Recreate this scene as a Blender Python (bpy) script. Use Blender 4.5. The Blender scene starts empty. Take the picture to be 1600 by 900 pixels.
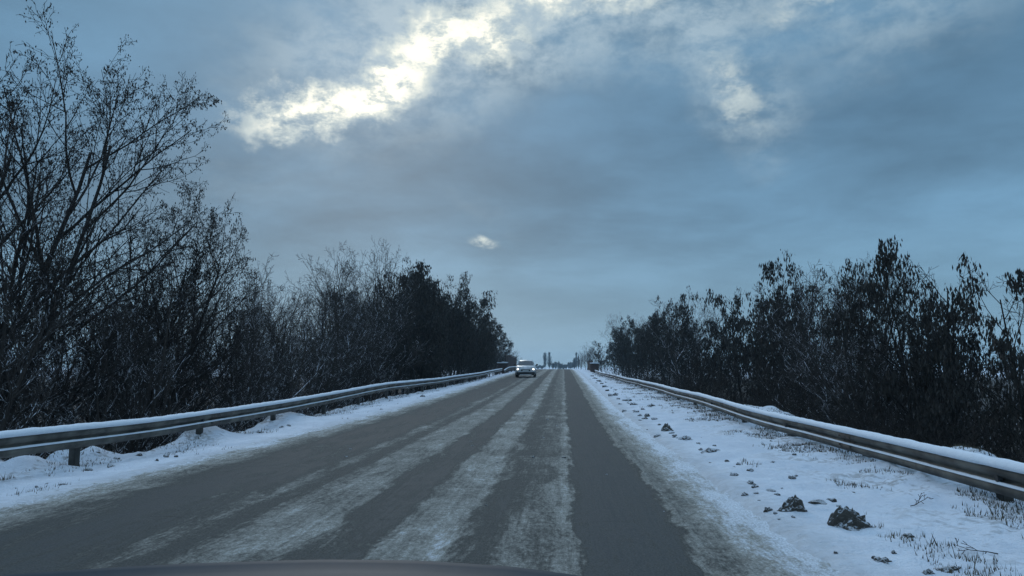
import bpy, bmesh, math, random
import numpy as np
from mathutils import Vector, Matrix

S = bpy.context.scene
COL = S.collection
R = math.radians

# ------------------------------------------------------------------ camera, world, sun, exposure
F_PX = 1155.0                                   # focal length in pixels of the 1600 px photograph
PITCH = math.atan(127 / F_PX)
YAW = math.atan(80 * math.cos(PITCH) / F_PX)
CAM_Z = 1.4
cam_d = bpy.data.cameras.new('camera')
cam = bpy.data.objects.new('camera', cam_d)
COL.objects.link(cam)
cam.location = (0, 0, CAM_Z)
cam.rotation_euler = (R(90) + PITCH, 0, YAW)
cam_d.sensor_width = 36
cam_d.lens = 36 * F_PX / 1600
cam_d.clip_start = 0.05
cam_d.clip_end = 9000
S.camera = cam

S.view_settings.view_transform = 'Standard'
S.view_settings.look = 'None'
S.view_settings.exposure = 0.12
S.view_settings.gamma = 1.0
S.view_settings.use_curve_mapping = False
S.render.engine = 'CYCLES'
S.cycles.use_denoising = True
S.cycles.max_bounces = 6
S.cycles.diffuse_bounces = 3
S.cycles.glossy_bounces = 3
S.cycles.transparent_max_bounces = 8
S.cycles.volume_bounces = 1

SUN_AZ, SUN_EL = -15.0, 23.0                    # degrees: azimuth from +Y towards +X, elevation


class NT:
    """tiny helper to write node trees"""
    def __init__(self, tree):
        self.t = tree
        self.t.nodes.clear()

    def n(self, typ, **kw):
        nd = self.t.nodes.new(typ)
        for k, v in kw.items():
            setattr(nd, k, v)
        return nd

    def link(self, a, b):
        self.t.links.new(a, b)

    def _set(self, sock, v):
        if isinstance(v, bpy.types.NodeSocket):
            self.t.links.new(v, sock)
        else:
            if sock.type in ('RGBA',) and isinstance(v, (tuple, list)) and len(v) == 3:
                v = (*v, 1)
            sock.default_value = v

    def m(self, op, a, b=0.0, c=None, clamp=False):
        nd = self.n('ShaderNodeMath', operation=op, use_clamp=clamp)
        self._set(nd.inputs[0], a)
        self._set(nd.inputs[1], b)
        if c is not None:
            self._set(nd.inputs[2], c)
        return nd.outputs[0]

    def v(self, op, a, b=None, s=None):
        nd = self.n('ShaderNodeVectorMath', operation=op)
        self._set(nd.inputs[0], a)
        if b is not None:
            self._set(nd.inputs[1], b)
        if s is not None:
            self._set(nd.inputs['Scale'], s)
        return nd.outputs['Value'] if op in ('LENGTH', 'DOT_PRODUCT', 'DISTANCE') else nd.outputs[0]

    def xyz(self, x, y, z=0.0):
        nd = self.n('ShaderNodeCombineXYZ')
        for i, q in enumerate((x, y, z)):
            self._set(nd.inputs[i], q)
        return nd.outputs[0]

    def sep(self, v):
        nd = self.n('ShaderNodeSeparateXYZ')
        self.link(v, nd.inputs[0])
        return nd.outputs

    def noise(self, vec, scale, detail=3.0, rough=0.55, dist=0.0, out='Fac'):
        nd = self.n('ShaderNodeTexNoise')
        self.link(vec, nd.inputs['Vector'])
        nd.inputs['Scale'].default_value = scale
        nd.inputs['Detail'].default_value = detail
        nd.inputs['Roughness'].default_value = rough
        nd.inputs['Distortion'].default_value = dist
        return nd.outputs[out]

    def mr(self, v, a, b, c=0.0, d=1.0, smooth=True):
        nd = self.n('ShaderNodeMapRange')
        nd.interpolation_type = 'SMOOTHSTEP' if smooth else 'LINEAR'
        for i, q in enumerate((v, a, b, c, d)):
            self._set(nd.inputs[i], q)
        return nd.outputs[0]

    def mix(self, f, a, b, blend='MIX'):
        nd = self.n('ShaderNodeMix', data_type='RGBA', blend_type=blend)
        self._set(nd.inputs[0], f)
        self._set(nd.inputs[6], a)
        self._set(nd.inputs[7], b)
        return nd.outputs[2]

    def ramp(self, f, stops, interp='LINEAR'):
        nd = self.n('ShaderNodeValToRGB')
        cr = nd.color_ramp
        cr.interpolation = interp
        while len(cr.elements) > 1:
            cr.elements.remove(cr.elements[-1])
        cr.elements[0].position = stops[0][0]
        cr.elements[0].color = stops[0][1]
        for p, c in stops[1:]:
            e = cr.elements.new(p)
            e.color = c
        self.link(f, nd.inputs[0])
        return nd.outputs[0]


def build_world():
    w = bpy.data.worlds.new('World')
    S.world = w
    w.use_nodes = True
    t = NT(w.node_tree)
    d = t.n('ShaderNodeTexCoord').outputs['Generated']
    x, y, z = t.sep(d)
    az = t.m('MULTIPLY', t.m('ARCTAN2', x, y), 180 / math.pi)
    el = t.m('MULTIPLY', t.m('ARCSINE', z), 180 / math.pi)
    P = t.xyz(az, el)
    # cloud deck seen in perspective
    zz = t.m('ADD', t.m('MAXIMUM', z, 0.0), 0.16)
    Q = t.xyz(t.m('DIVIDE', x, zz), t.m('DIVIDE', y, zz), 3.7)
    w1 = t.v('SUBTRACT', t.noise(P, 0.13, 5, 0.6, out='Color'), (0.5, 0.5, 0.5))
    w2 = t.v('SUBTRACT', t.noise(P, 0.75, 4, 0.65, out='Color'), (0.5, 0.5, 0.5))
    Pw = t.v('ADD', t.v('ADD', P, t.v('SCALE', w1, s=5.0)), t.v('SCALE', w2, s=2.2))
    Pw = t.xyz(t.sep(Pw)[0], t.sep(Pw)[1])

    def ell(cx, cy, ra, rb, rot, src=Pw, inner=0.0):
        c, s = math.cos(R(rot)), math.sin(R(rot))
        dv = t.v('SUBTRACT', src, (cx, cy, 0))
        a = t.v('DOT_PRODUCT', dv, (c / ra, s / ra, 0))
        b = t.v('DOT_PRODUCT', dv, (-s / rb, c / rb, 0))
        return t.mr(t.v('LENGTH', t.xyz(a, b)), 1.0, inner, 0.0, 1.0)

    def add(*a):
        r = a[0]
        for q in a[1:]:
            r = t.m('ADD', r, q)
        return r

    # base colour of the deck by elevation
    base = t.ramp(t.mr(el, 0, 90, 0, 1, smooth=False), [
        (0.0, (0.205, 0.37, 0.505, 1)), (0.05, (0.165, 0.310, 0.440, 1)), (0.12, (0.124, 0.250, 0.378, 1)),
        (0.2, (0.106, 0.222, 0.345, 1)), (0.32, (0.115, 0.232, 0.350, 1)), (0.45, (0.34, 0.54, 0.77, 1)), (1.0, (0.60, 0.84, 1.15, 1))])
    n1 = t.noise(Q, 0.9, 7, 0.55, 0.3)
    n2 = t.noise(Q, 2.6, 6, 0.6, 0.2)
    var = t.m('ADD', t.mr(n1, 0.32, 0.68, -0.20, 0.24), t.mr(n2, 0.25, 0.75, -0.10, 0.13))
    fade = t.mr(el, 2.0, 12.0, 0.25, 1.0)
    base = t.v('SCALE', base, s=t.m('ADD', 1.0, t.m('MULTIPLY', var, fade)))
    # broad paler veils
    veil = add(t.m('MULTIPLY', ell(-11, 24, 20, 8.5, 14), 1.1), t.m('MULTIPLY', ell(4, 28.5, 29, 8, -4), 1.15),
               t.m('MULTIPLY', ell(13.8, 20.5, 8.5, 4.2, -60), 0.75), t.m('MULTIPLY', ell(27, 25, 16, 6, 25), 0.5),
               t.m('MULTIPLY', ell(-6.5, 12, 6, 1.4, -28), 0.09), t.m('MULTIPLY', ell(-24, 14, 16, 4.5, 8), 0.10))
    n3 = t.noise(t.xyz(t.m('MULTIPLY', az, 0.75), t.m('MULTIPLY', el, 1.3), 6), 0.32, 10, 0.64, 0.12)
    veil = t.m('MULTIPLY', veil, t.mr(n3, 0.34, 0.64, 0.12, 1.2), clamp=True)
    col = t.mix(t.m('MULTIPLY', veil, 0.75), base, (0.40, 0.52, 0.60))
    # the bright breaks where the hidden sun backlights thin cloud
    br = add(ell(-19.2, 19.6, 9.8, 3.1, 13), ell(-13.0, 22.4, 6.5, 4.4, 42), t.m('MULTIPLY', ell(-7.0, 25.6, 7.0, 3.2, 4), 0.9),
             t.m('MULTIPLY', ell(1, 28.0, 12, 2.6, -4), 0.95),
             t.m('MULTIPLY', ell(13.4, 20.6, 5.6, 2.8, -60), 0.42), t.m('MULTIPLY', ell(19, 26.4, 8, 2.4, 25), 0.45),
             t.m('MULTIPLY', ell(-6.2, 9.8, 1.9, 0.75, -10, src=t.v('ADD', P, t.v('SCALE', w2, s=0.8))), 0.62))
    n4 = t.noise(t.xyz(t.m('MULTIPLY', az, 0.72), t.m('MULTIPLY', el, 1.25), 2), 0.55, 10, 0.66, 0.08)
    brm = t.m('MULTIPLY', br, t.mr(n4, 0.32, 0.62, 0.22, 1.25))
    col = t.mix(t.mr(brm, 0.05, 0.6, 0, 0.72), col, (0.62, 0.70, 0.68))
    col = t.mix(t.mr(brm, 0.45, 1.15, 0, 1), col, (1.15, 1.12, 0.95))
    # the clear sky above the deck shows through only faintly
    sky = t.n('ShaderNodeTexSky', sky_type='NISHITA')
    sky.sun_disc = False
    sky.sun_elevation = R(SUN_EL)
    sky.sun_rotation = R(SUN_AZ)
    sky.air_density = 1.0
    sky.dust_density = 1.5
    b1 = t.n('ShaderNodeBackground')
    t.link(sky.outputs[0], b1.inputs[0])
    b1.inputs[1].default_value = 0.05
    b2 = t.n('ShaderNodeBackground')
    t.link(col, b2.inputs[0])
    b2.inputs[1].default_value = 1.0
    ms = t.n('ShaderNodeMixShader')
    ms.inputs[0].default_value = 0.94
    t.link(b1.outputs[0], ms.inputs[1])
    t.link(b2.outputs[0], ms.inputs[2])
    o = t.n('ShaderNodeOutputWorld')
    t.link(ms.outputs[0], o.inputs[0])
    try:
        w.cycles.sampling_method = 'MANUAL'
        w.cycles.sample_map_resolution = 1024
    except Exception:
        pass


build_world()
sun_d = bpy.data.lights.new('sun', 'SUN')
sun_d.energy = 0.5
sun_d.angle = R(22)
sun_d.color = (1.0, 0.985, 0.95)
sun = bpy.data.objects.new('sun', sun_d)
COL.objects.link(sun)
sd = Vector((math.sin(R(SUN_AZ)) * math.cos(R(SUN_EL)), math.cos(R(SUN_AZ)) * math.cos(R(SUN_EL)), math.sin(R(SUN_EL))))
sun.rotation_euler = sd.to_track_quat('Z', 'Y').to_euler()
sun.location = (0, 0, 50)


# ------------------------------------------------------------------ reading measurements off the photograph (1600 x 900)
def ray(px, py):
    x = (px - 800) / F_PX
    u = -(py - 450) / F_PX
    fy = math.cos(PITCH) - u * math.sin(PITCH)
    uz = math.sin(PITCH) + u * math.cos(PITCH)
    return (x * math.cos(YAW) - fy * math.sin(YAW), x * math.sin(YAW) + fy * math.cos(YAW), uz)


def plane_y(px, py, d):
    a, b, c = ray(px, py)
    return a * d / b, CAM_Z + c * d / b


def screen(x, y, z):
    c, s = math.cos(YAW), math.sin(YAW)
    xr = x * c + y * s
    yr = -x * s + y * c
    zz = z - CAM_Z
    dep = yr * math.cos(PITCH) + zz * math.sin(PITCH)
    up = -yr * math.sin(PITCH) + zz * math.cos(PITCH)
    return 800 + F_PX * xr / dep, 450 - F_PX * up / dep


# ------------------------------------------------------------------ helpers
def tag(o, label=None, cat=None, group=None, kind=None):
    if label:
        o['label'] = label
    if cat:
        o['category'] = cat
    if group:
        o['group'] = group
    if kind:
        o['kind'] = kind
    return o


def empty(name, loc=(0, 0, 0), rz=0.0, scale=None):
    o = bpy.data.objects.new(name, None)
    o.empty_display_size = 0.2
    COL.objects.link(o)
    o.location = loc
    o.rotation_euler = (0, 0, rz)
    if scale:
        o.scale = scale
    return o


def link_mesh(name, me, parent=None):
    o = bpy.data.objects.new(name, me)
    COL.objects.link(o)
    if parent:
        o.parent = parent
    return o


def np_mesh(name, verts, faces, mats, smooth=False):
    """verts (n,3); faces (m,k) array, k = 3 or 4"""
    me = bpy.data.meshes.new(name)
    v = np.asarray(verts, dtype=np.float32)
    f = np.asarray(faces, dtype=np.int32)
    me.vertices.add(len(v))
    me.vertices.foreach_set('co', v.ravel())
    k = f.shape[1]
    me.loops.add(f.size)
    me.loops.foreach_set('vertex_index', f.ravel())
    me.polygons.add(len(f))
    me.polygons.foreach_set('loop_start', np.arange(0, f.size, k, dtype=np.int32))
    me.polygons.foreach_set('loop_total', np.full(len(f), k, dtype=np.int32))
    me.update(calc_edges=True)
    if smooth:
        me.polygons.foreach_set('use_smooth', np.ones(len(f), dtype=bool))
    for m in (mats if isinstance(mats, (list, tuple)) else [mats]):
        me.materials.append(m)
    return me


def bm_obj(name, bm, mat, parent=None, smooth=False):
    me = bpy.data.meshes.new(name)
    bmesh.ops.recalc_face_normals(bm, faces=bm.faces)
    bm.to_mesh(me)
    bm.free()
    if smooth:
        for p in me.polygons:
            p.use_smooth = True
    me.materials.append(mat)
    return link_mesh(name, me, parent)


def add_box(bm, c, s, rz=0.0, bevel=0.0):
    r = bmesh.ops.create_cube(bm, size=1.0)
    vs = r['verts']
    M = Matrix.Translation(c) @ Matrix.Rotation(rz, 4, 'Z') @ Matrix.Diagonal((*s, 1))
    bmesh.ops.transform(bm, matrix=M, verts=vs)
    if bevel:
        es = {e for v in vs for e in v.link_edges}
        bmesh.ops.bevel(bm, geom=list(es), offset=bevel, segments=2, affect='EDGES')


def loft(bm, rings, close_ends=True):
    """rings: list of closed rings (same count) of 3D points"""
    rv = [[bm.verts.new(p) for p in r] for r in rings]
    n = len(rv[0])
    for a, b in zip(rv, rv[1:]):
        for i in range(n):
            j = (i + 1) % n
            bm.faces.new((a[i], a[j], b[j], b[i]))
    if close_ends:
        bm.faces.new(rv[0][::-1])
        bm.faces.new(rv[-1])


_perm = np.random.RandomState(7).rand(512, 512).astype(np.float64)


def vnoise(x, y):
    xi = np.floor(x).astype(int)
    yi = np.floor(y).astype(int)
    fx = x - xi
    fy = y - yi
    fx = fx * fx * (3 - 2 * fx)
    fy = fy * fy * (3 - 2 * fy)
    a = _perm[xi & 511, yi & 511]
    b = _perm[(xi + 1) & 511, yi & 511]
    c = _perm[xi & 511, (yi + 1) & 511]
    e = _perm[(xi + 1) & 511, (yi + 1) & 511]
    return (a * (1 - fx) + b * fx) * (1 - fy) + (c * (1 - fx) + e * fx) * fy


def fbm(x, y, o=4, gain=0.5):
    r = 0
    a = 1.0
    tot = 0
    for i in range(o):
        r = r + a * vnoise(x * 2 ** i + 17.3 * i, y * 2 ** i + 9.1 * i)
        tot += a
        a *= gain
    return r / tot - 0.5


def sstep(a, b, v):
    t = np.clip((v - a) / (b - a), 0, 1)
    return t * t * (3 - 2 * t)


# ------------------------------------------------------------------ lie of the land
ROAD_D = [-200, 0, 18, 25, 32, 44, 60, 88, 105, 130, 150, 200, 300, 500, 700, 1000, 4000]
ROAD_Z = [0, 0, 0, 0.05, 0.16, 0.34, 0.62, 1.05, 1.28, 1.42, 1.36, 0.8, -0.6, 0.2, 1.6, 2.2, 6]
RAILL_D = [-200, 9.6, 12.6, 18.0, 22.9, 31.2, 44, 63, 90, 105, 130, 150, 200, 300, 500, 700, 4000]
RAILL_Z = [0.62, 0.62, 0.57, 0.59, 0.69, 0.89, 0.93, 1.13, 1.55, 1.8, 1.95, 1.9, 1.3, 0, .7, 2, 6]   # top of the left rail
RAILR_D = [-200, 8, 10, 16, 23.2, 31.8, 42.2, 63, 84, 101, 130, 150, 200, 300, 500, 700, 4000]
RAILR_Z = [0.54, 0.54, 0.53, 0.55, 0.68, 0.735, 0.83, 0.97, 1.13, 1.33, 1.7, 1.7, 1.2, 0, .7, 2, 6]
LL, LR = -7.4, 4.3


def road_z(d):
    return np.interp(d, ROAD_D, ROAD_Z)


def railL_z(d):
    return np.interp(d, RAILL_D, RAILL_Z)


def railR_z(d):
    return np.interp(d, RAILR_D, RAILR_Z)


def smooth_interp(fn, d):
    return (fn(d - 1.6) + fn(d) + fn(d + 1.6)) / 3


def ground(x, d, detail=True):
    x = np.asarray(x, dtype=float)
    d = np.asarray(d, dtype=float)
    c = smooth_interp(road_z, d)
    gl = smooth_interp(railL_z, d) - 0.75
    gr = smooth_interp(railR_z, d) - 0.50
    near = 1 - sstep(120, 210, d)
    gl = gl * near + (c - 0.15) * (1 - near)
    gr = gr * near + (c - 0.15) * (1 - near)
    plain = np.interp(d, [-200, 60, 200, 320, 700, 1500, 4000], [-3.4, -3.4, -2.6, -1.2, 1.7, 3.5, 12])
    z = np.where(x < -5.4, c + (gl - c) * np.clip((-5.4 - x) / 2.0, 0, 1), c)
    z = np.where(x > 1.7, c + (gr - c) * np.clip((x - 1.7) / 2.6, 0, 1), z)
    out = np.maximum(-7.75 - x, x - 5.3)
    s = np.clip(out / 5.5, 0, 1)
    s = s * s * (3 - 2 * s) * 0.5 + s * 0.5
    z = np.where(out > 0, z + (plain - z) * s, z)
    # the road bed itself sits under the road sheet
    bed = sstep(-5.75, -5.45, x) * (1 - sstep(1.65, 1.95, x))
    far = np.clip(40.0 / np.maximum(np.abs(d), 1), 0, 1)
    n = fbm(x * 0.9, d * 0.55, 5)
    ntiny = fbm(x * 5.0 + 31, d * 4.0, 4)
    sh = (1 - bed)
    z = z - 0.05 * bed
    z = z + sh * (0.045 + 0.07 * n + 0.05 * ntiny * far)
    rough = sstep(2.6, 4.2, x) + sstep(6.3, 7.4, -x)
    z = z + sh * rough * far * (0.10 * fbm(x * 2.2 + 5, d * 2.0, 4, 0.6))
    # bulges and banks of snow just outside the rails
    off = np.maximum(out, 0)
    z = z - 0.45 * sstep(0.0, 0.45, -7.75 - x) * (1 - sstep(60, 90, d))
    mid = sstep(1.9, 2.6, x) * (1 - sstep(5.0, 6.0, x)) + sstep(5.9, 6.4, -x) * (1 - sstep(7.4, 7.8, -x))
    z = z + mid * far * (0.085 * np.abs(fbm(x * 3.4 + 9, d * 2.7 + 1, 4, 0.6)) + 0.05 * fbm(x * 9 + 2, d * 7, 3))
    mnd = np.maximum(fbm(x * 0.35 + 3, d * 0.27 + 8, 3), -0.1)
    z = z + np.where(out > 0, (1.6 * mnd * np.exp(-off / 3.0) * sstep(0, 0.8, off)), 0)
    for (mx, md, mr_, mh) in ((-8.45, 10.4, 0.62, 0.85), (-8.4, 12.0, 0.55, 0.75), (-8.4, 8.4, 0.7, 0.7), (-8.3, 15.6, 0.9, 0.6),
                              (-8.3, 20.0, 1.1, 0.5), (5.6, 10.3, 0.8, 0.34), (5.4, 8.6, 0.7, 0.15), (5.9, 13.5, 0.9, 0.2)):
        z = z + mh * np.exp(-(((x - mx) / mr_) ** 2 + ((d - md) / mr_) ** 2))
    return z


def gz(x, d):
    return float(ground(np.array([x]), np.array([d]))[0])


# ------------------------------------------------------------------ materials
MATS = {}


def new_mat(name):
    m = bpy.data.materials.new(name)
    m.use_nodes = True
    MATS[name] = m
    t = NT(m.node_tree)
    o = t.n('ShaderNodeOutputMaterial')
    b = t.n('ShaderNodeBsdfPrincipled')
    t.link(b.outputs[0], o.inputs[0])
    return m, t, b


def bump(t, b, h, dist=0.01, strength=1.0):
    nd = t.n('ShaderNodeBump')
    nd.inputs['Strength'].default_value = strength
    nd.inputs['Distance'].default_value = dist
    t.link(h, nd.inputs['Height'])
    t.link(nd.outputs[0], b.inputs['Normal'])


def setc(b, name, v):
    b.inputs[name].default_value = (*v, 1) if isinstance(v, tuple) and len(v) == 3 else v


def simple(name, col, rough=0.6, metal=0.0, nscale=8.0, namp=0.25, bmp=0.0):
    m, t, b = new_mat(name)
    P = t.n('ShaderNodeTexCoord').outputs['Object']
    n = t.noise(P, nscale, 4)
    c = t.mix(t.mr(n, 0.3, 0.7), tuple(q * (1 - namp) for q in col), tuple(min(1, q * (1 + namp)) for q in col))
    t.link(c, b.inputs['Base Color'])
    setc(b, 'Roughness', rough)
    setc(b, 'Metallic', metal)
    if bmp:
        bump(t, b, t.noise(P, nscale * 4, 3), bmp)
    return m


def mat_ground():
    m, t, b = new_mat('snowy_ground')
    P = t.n('ShaderNodeTexCoord').outputs['Object']
    x, y, z = t.sep(P)
    n1 = t.noise(P, 1.1, 6, 0.6)
    n2 = t.noise(P, 9.0, 5, 0.6)
    n3 = t.noise(P, 38.0, 3, 0.6)
    snow = t.mix(t.mr(n1, 0.3, 0.75), (0.60, 0.65, 0.72), (0.76, 0.80, 0.86))
    # road dirt thrown onto the verges, fading outwards
    distR = t.m('SUBTRACT', x, 1.65)
    distL = t.m('SUBTRACT', -5.45, x)
    dist = t.m('MAXIMUM', distR, distL)
    dd = t.m('ADD', dist, t.m('MULTIPLY', t.m('SUBTRACT', n2, 0.5), 1.0))
    dirtk = t.mr(dd, -0.25, 0.85, 1.0, 0.0)
    dirt = t.mix(n2, (0.20, 0.185, 0.165), (0.42, 0.40, 0.37))
    c = t.mix(t.m('MULTIPLY', dirtk, 0.55), snow, dirt)
    # grass and litter showing through near and beyond the rails
    nR = t.mr(x, 2.3, 4.2, 0.0, 1.0)
    nL = t.mr(x, -6.6, -7.6, 0.0, 1.0)
    zone = t.m('MAXIMUM', nR, nL)
    gmask = t.m('MULTIPLY', zone, t.mr(t.m('ADD', t.m('MULTIPLY', n1, 0.55), t.m('MULTIPLY', n2, 0.45)), 0.50, 0.60, 0, 0.6))
    c = t.mix(gmask, c, t.mix(n3, (0.05, 0.045, 0.03), (0.16, 0.13, 0.09)))
    # leaf litter under the trees with patches of snow
    out = t.m('MAXIMUM', t.m('SUBTRACT', -7.9, x), t.m('SUBTRACT', x, 6.2))
    lit = t.mr(t.m('ADD', out, t.m('MULTIPLY', t.m('SUBTRACT', n1, 0.5), 3.0)), 0.2, 0.9, 0, 1)
    far = t.mr(y, 230, 320, 1, 0)
    patch = t.mr(n1, 0.56, 0.68, 0.0, 0.55)
    litter = t.mix(patch, t.mix(n3, (0.02, 0.017, 0.014), (0.065, 0.05, 0.036)), (0.6, 0.65, 0.7))
    c = t.mix(t.m('MULTIPLY', lit, far), c, litter)
    t.link(c, b.inputs['Base Color'])
    setc(b, 'Roughness', 0.75)
    b.inputs['Specular IOR Level'].default_value = 0.25
    h = t.m('ADD', t.m('MULTIPLY', n2, 0.6), t.m('MULTIPLY', n3, 0.4))
    bump(t, b, h, 0.08, 0.9)
    return m


def mat_road():
    m, t, b = new_mat('salted_asphalt')
    P = t.n('ShaderNodeTexCoord').outputs['Object']
    x, y, z = t.sep(P)
    lo = t.xyz(t.m('MULTIPLY', x, 1.2), t.m('MULTIPLY', y, 0.16), 0)
    streak = t.xyz(t.m('MULTIPLY', x, 22.0), t.m('MULTIPLY', y, 0.55), 0)
    across = t.xyz(t.m('MULTIPLY', x, 0.32), t.m('MULTIPLY', y, 0.9), 5)
    nlo = t.noise(lo, 1.0, 4, 0.6)
    nst = t.noise(streak, 1.0, 4, 0.65)
    nac = t.noise(across, 1.0, 4, 0.65, 0.4)
    nfine = t.noise(t.xyz(t.m('MULTIPLY', x, 1.5), t.m('MULTIPLY', y, 0.8), 0), 14, 6, 0.85)
    nmed = t.noise(P, 5.0, 5, 0.7)
    edge = t.noise(t.xyz(t.m('MULTIPLY', x, 6), t.m('MULTIPLY', y, 1.3), 2), 1.0, 5, 0.7)
    xw = t.m('ADD', x, t.m('ADD', t.m('MULTIPLY', t.m('SUBTRACT', nlo, 0.5), 0.30), t.m('MULTIPLY', t.m('SUBTRACT', edge, 0.5), 0.42)))
    stops = [(-7, 1.0), (-5.75, .95), (-5.3, .55), (-4.98, .34), (-4.75, .10), (-4.2, .07), (-3.62, .10), (-3.45, .22), (-3.3, .42), (-3.15, .2), (-2.98, .16),
             (-2.84, .44), (-2.3, .50), (-2.14, .40), (-2.06, .12), (-1.56, .10), (-1.46, .46), (-0.96, .54), (-0.84, .24), (-0.62, .14),
             (-0.42, .32), (-0.08, .36), (0.0, .50), (0.08, .46), (0.14, .08), (0.5, .03), (0.93, .06), (1.02, .50), (1.12, .38), (1.32, .56), (1.5, .78), (1.72, .98)]
    f = t.mr(xw, -7.0, 3.0, 0, 1, smooth=False)
    pal = t.ramp(f, [((a + 7) / 10, (v, v, v, 1)) for a, v in stops])
    pal = t.sep(pal)[0]
    # worn patches and transverse breaks in the pale bands
    brk = t.mr(nac, 0.36, 0.60, t.mr(x, 0.9, 1.1, 0.84, 1.0), t.mr(x, 0.9, 1.1, 1.06, 1.0))
    pal = t.m('MULTIPLY', pal, brk)
    film = t.noise(t.xyz(t.m('MULTIPLY', x, 2.2), t.m('MULTIPLY', y, 0.42), 11), 1.0, 6, 0.72, 0.6)
    pal = t.m('ADD', pal, t.m('MULTIPLY', t.mr(film, 0.46, 0.72, -0.03, 0.24), t.mr(x, 0.05, 0.25, 1.0, 0.25)))
    worn = t.noise(t.xyz(t.m('MULTIPLY', x, 3.2), t.m('MULTIPLY', y, 0.8), 21), 1.0, 6, 0.75, 0.8)
    pal = t.m('MULTIPLY', pal, t.mr(worn, 0.36, 0.56, 0.86, 1.15))
    pal = t.m('ADD', pal, t.m('MULTIPLY', t.m('SUBTRACT', nst, 0.5), 0.34))
    gr = t.mr(pal, 0.05, 0.4, 0.4, 1.1)
    pal = t.m('ADD', pal, t.m('MULTIPLY', gr, t.m('MULTIPLY', t.m('SUBTRACT', nfine, 0.5), 1.3)))
    pal = t.m('ADD', pal, t.m('MULTIPLY', t.m('SUBTRACT', nmed, 0.5), 0.34), clamp=True)
    # thin transverse cracks
    yy = t.m('ADD', y, t.m('MULTIPLY', t.m('SUBTRACT', t.noise(t.xyz(x, t.m('MULTIPLY', y, 0.15), 9), 2.4, 4, 0.6), 0.5), 0.55))
    saw = t.m('ABSOLUTE', t.m('SUBTRACT', t.m('FRACT', t.m('DIVIDE', yy, 4.7)), 0.5))
    crack = t.mr(saw, 0.0, 0.006, 1.0, 0.0)
    crack = t.m('MULTIPLY', crack, t.mr(nlo, 0.48, 0.58, 0, 1))
    c = t.ramp(pal, [(0, (0.068, 0.072, 0.072, 1)), (0.15, (0.108, 0.108, 0.100, 1)), (0.45, (0.225, 0.216, 0.192, 1)),
                     (0.7, (0.38, 0.37, 0.335, 1)), (0.85, (0.52, 0.53, 0.54, 1)), (1, (0.68, 0.71, 0.75, 1))])
    grit = t.noise(P, 55, 3, 0.8)
    c = t.mix(1.0, c, t.ramp(grit, [(0.3, (0.62, 0.62, 0.62, 1)), (0.5, (1, 1, 1, 1)), (0.72, (1.5, 1.5, 1.5, 1))]), 'MULTIPLY')
    c = t.mix(t.m('MULTIPLY', crack, 0.45), c, (0.05, 0.05, 0.05))
    t.link(c, b.inputs['Base Color'])
    rg = t.m('ADD', t.mr(pal, 0.0, 0.4, 0.75, 0.9), t.m('MULTIPLY', t.m('SUBTRACT', nmed, 0.5), 0.2))
    t.link(rg, b.inputs['Roughness'])
    b.inputs['Specular IOR Level'].default_value = 0.06
    h = t.m('MULTIPLY', t.m('ADD', nfine, t.m('MULTIPLY', nst, 0.4)), t.mr(pal, 0.05, 0.4, 0.4, 1.1))
    bump(t, b, h, 0.03, 0.8)
    return m


def mat_snow():
    m, t, b = new_mat('snow')
    P = t.n('ShaderNodeTexCoord').outputs['Object']
    n = t.noise(P, 14, 5, 0.6)
    t.link(t.mix(n, (0.66, 0.70, 0.76), (0.80, 0.84, 0.88)), b.inputs['Base Color'])
    setc(b, 'Roughness', 0.7)
    b.inputs['Specular IOR Level'].default_value = 0.2
    bump(t, b, t.noise(P, 40, 3), 0.01, 0.6)
    return m


def mat_bark(name, col, snow_amt):
    """bark with snow lying on whatever faces up"""
    m, t, b = new_mat(name)
    g = t.n('ShaderNodeNewGeometry')
    nz = t.sep(g.outputs['True Normal'])[2]
    P = g.outputs['Position']
    n = t.noise(P, 3.0, 4, 0.6)
    nb = t.noise(t.n('ShaderNodeTexCoord').outputs['Object'], 12.0, 4, 0.6)
    bark = t.mix(nb, tuple(q * 0.6 for q in col), tuple(q * 1.5 for q in col))
    k = t.m('MULTIPLY', t.mr(nz, 0.40, 0.75), t.mr(n, 0.62 - snow_amt * 0.3, 0.66 - snow_amt * 0.2 + 0.04))
    c = t.mix(k, bark, (0.72, 0.76, 0.82))
    t.link(c, b.inputs['Base Color'])
    setc(b, 'Roughness', 0.85)
    b.inputs['Specular IOR Level'].default_value = 0.15
    return m


def mat_clod():
    m, t, b = new_mat('dirty_frozen_snow')
    g = t.n('ShaderNodeNewGeometry')
    nz = t.sep(g.outputs['Normal'])[2]
    P = t.n('ShaderNodeTexCoord').outputs['Object']
    n = t.noise(P, 9, 5, 0.7)
    dirt = t.mix(n, (0.025, 0.022, 0.018), (0.12, 0.105, 0.085))
    k = t.mr(t.m('ADD', t.m('MULTIPLY', nz, 0.7), t.m('MULTIPLY', t.m('SUBTRACT', n, 0.5), 2.8)), 0.26, 0.60)
    t.link(t.mix(k, dirt, (0.55, 0.57, 0.60)), b.inputs['Base Color'])
    setc(b, 'Roughness', 0.8)
    bump(t, b, t.noise(P, 30, 4), 0.02, 0.8)
    return m


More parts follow.
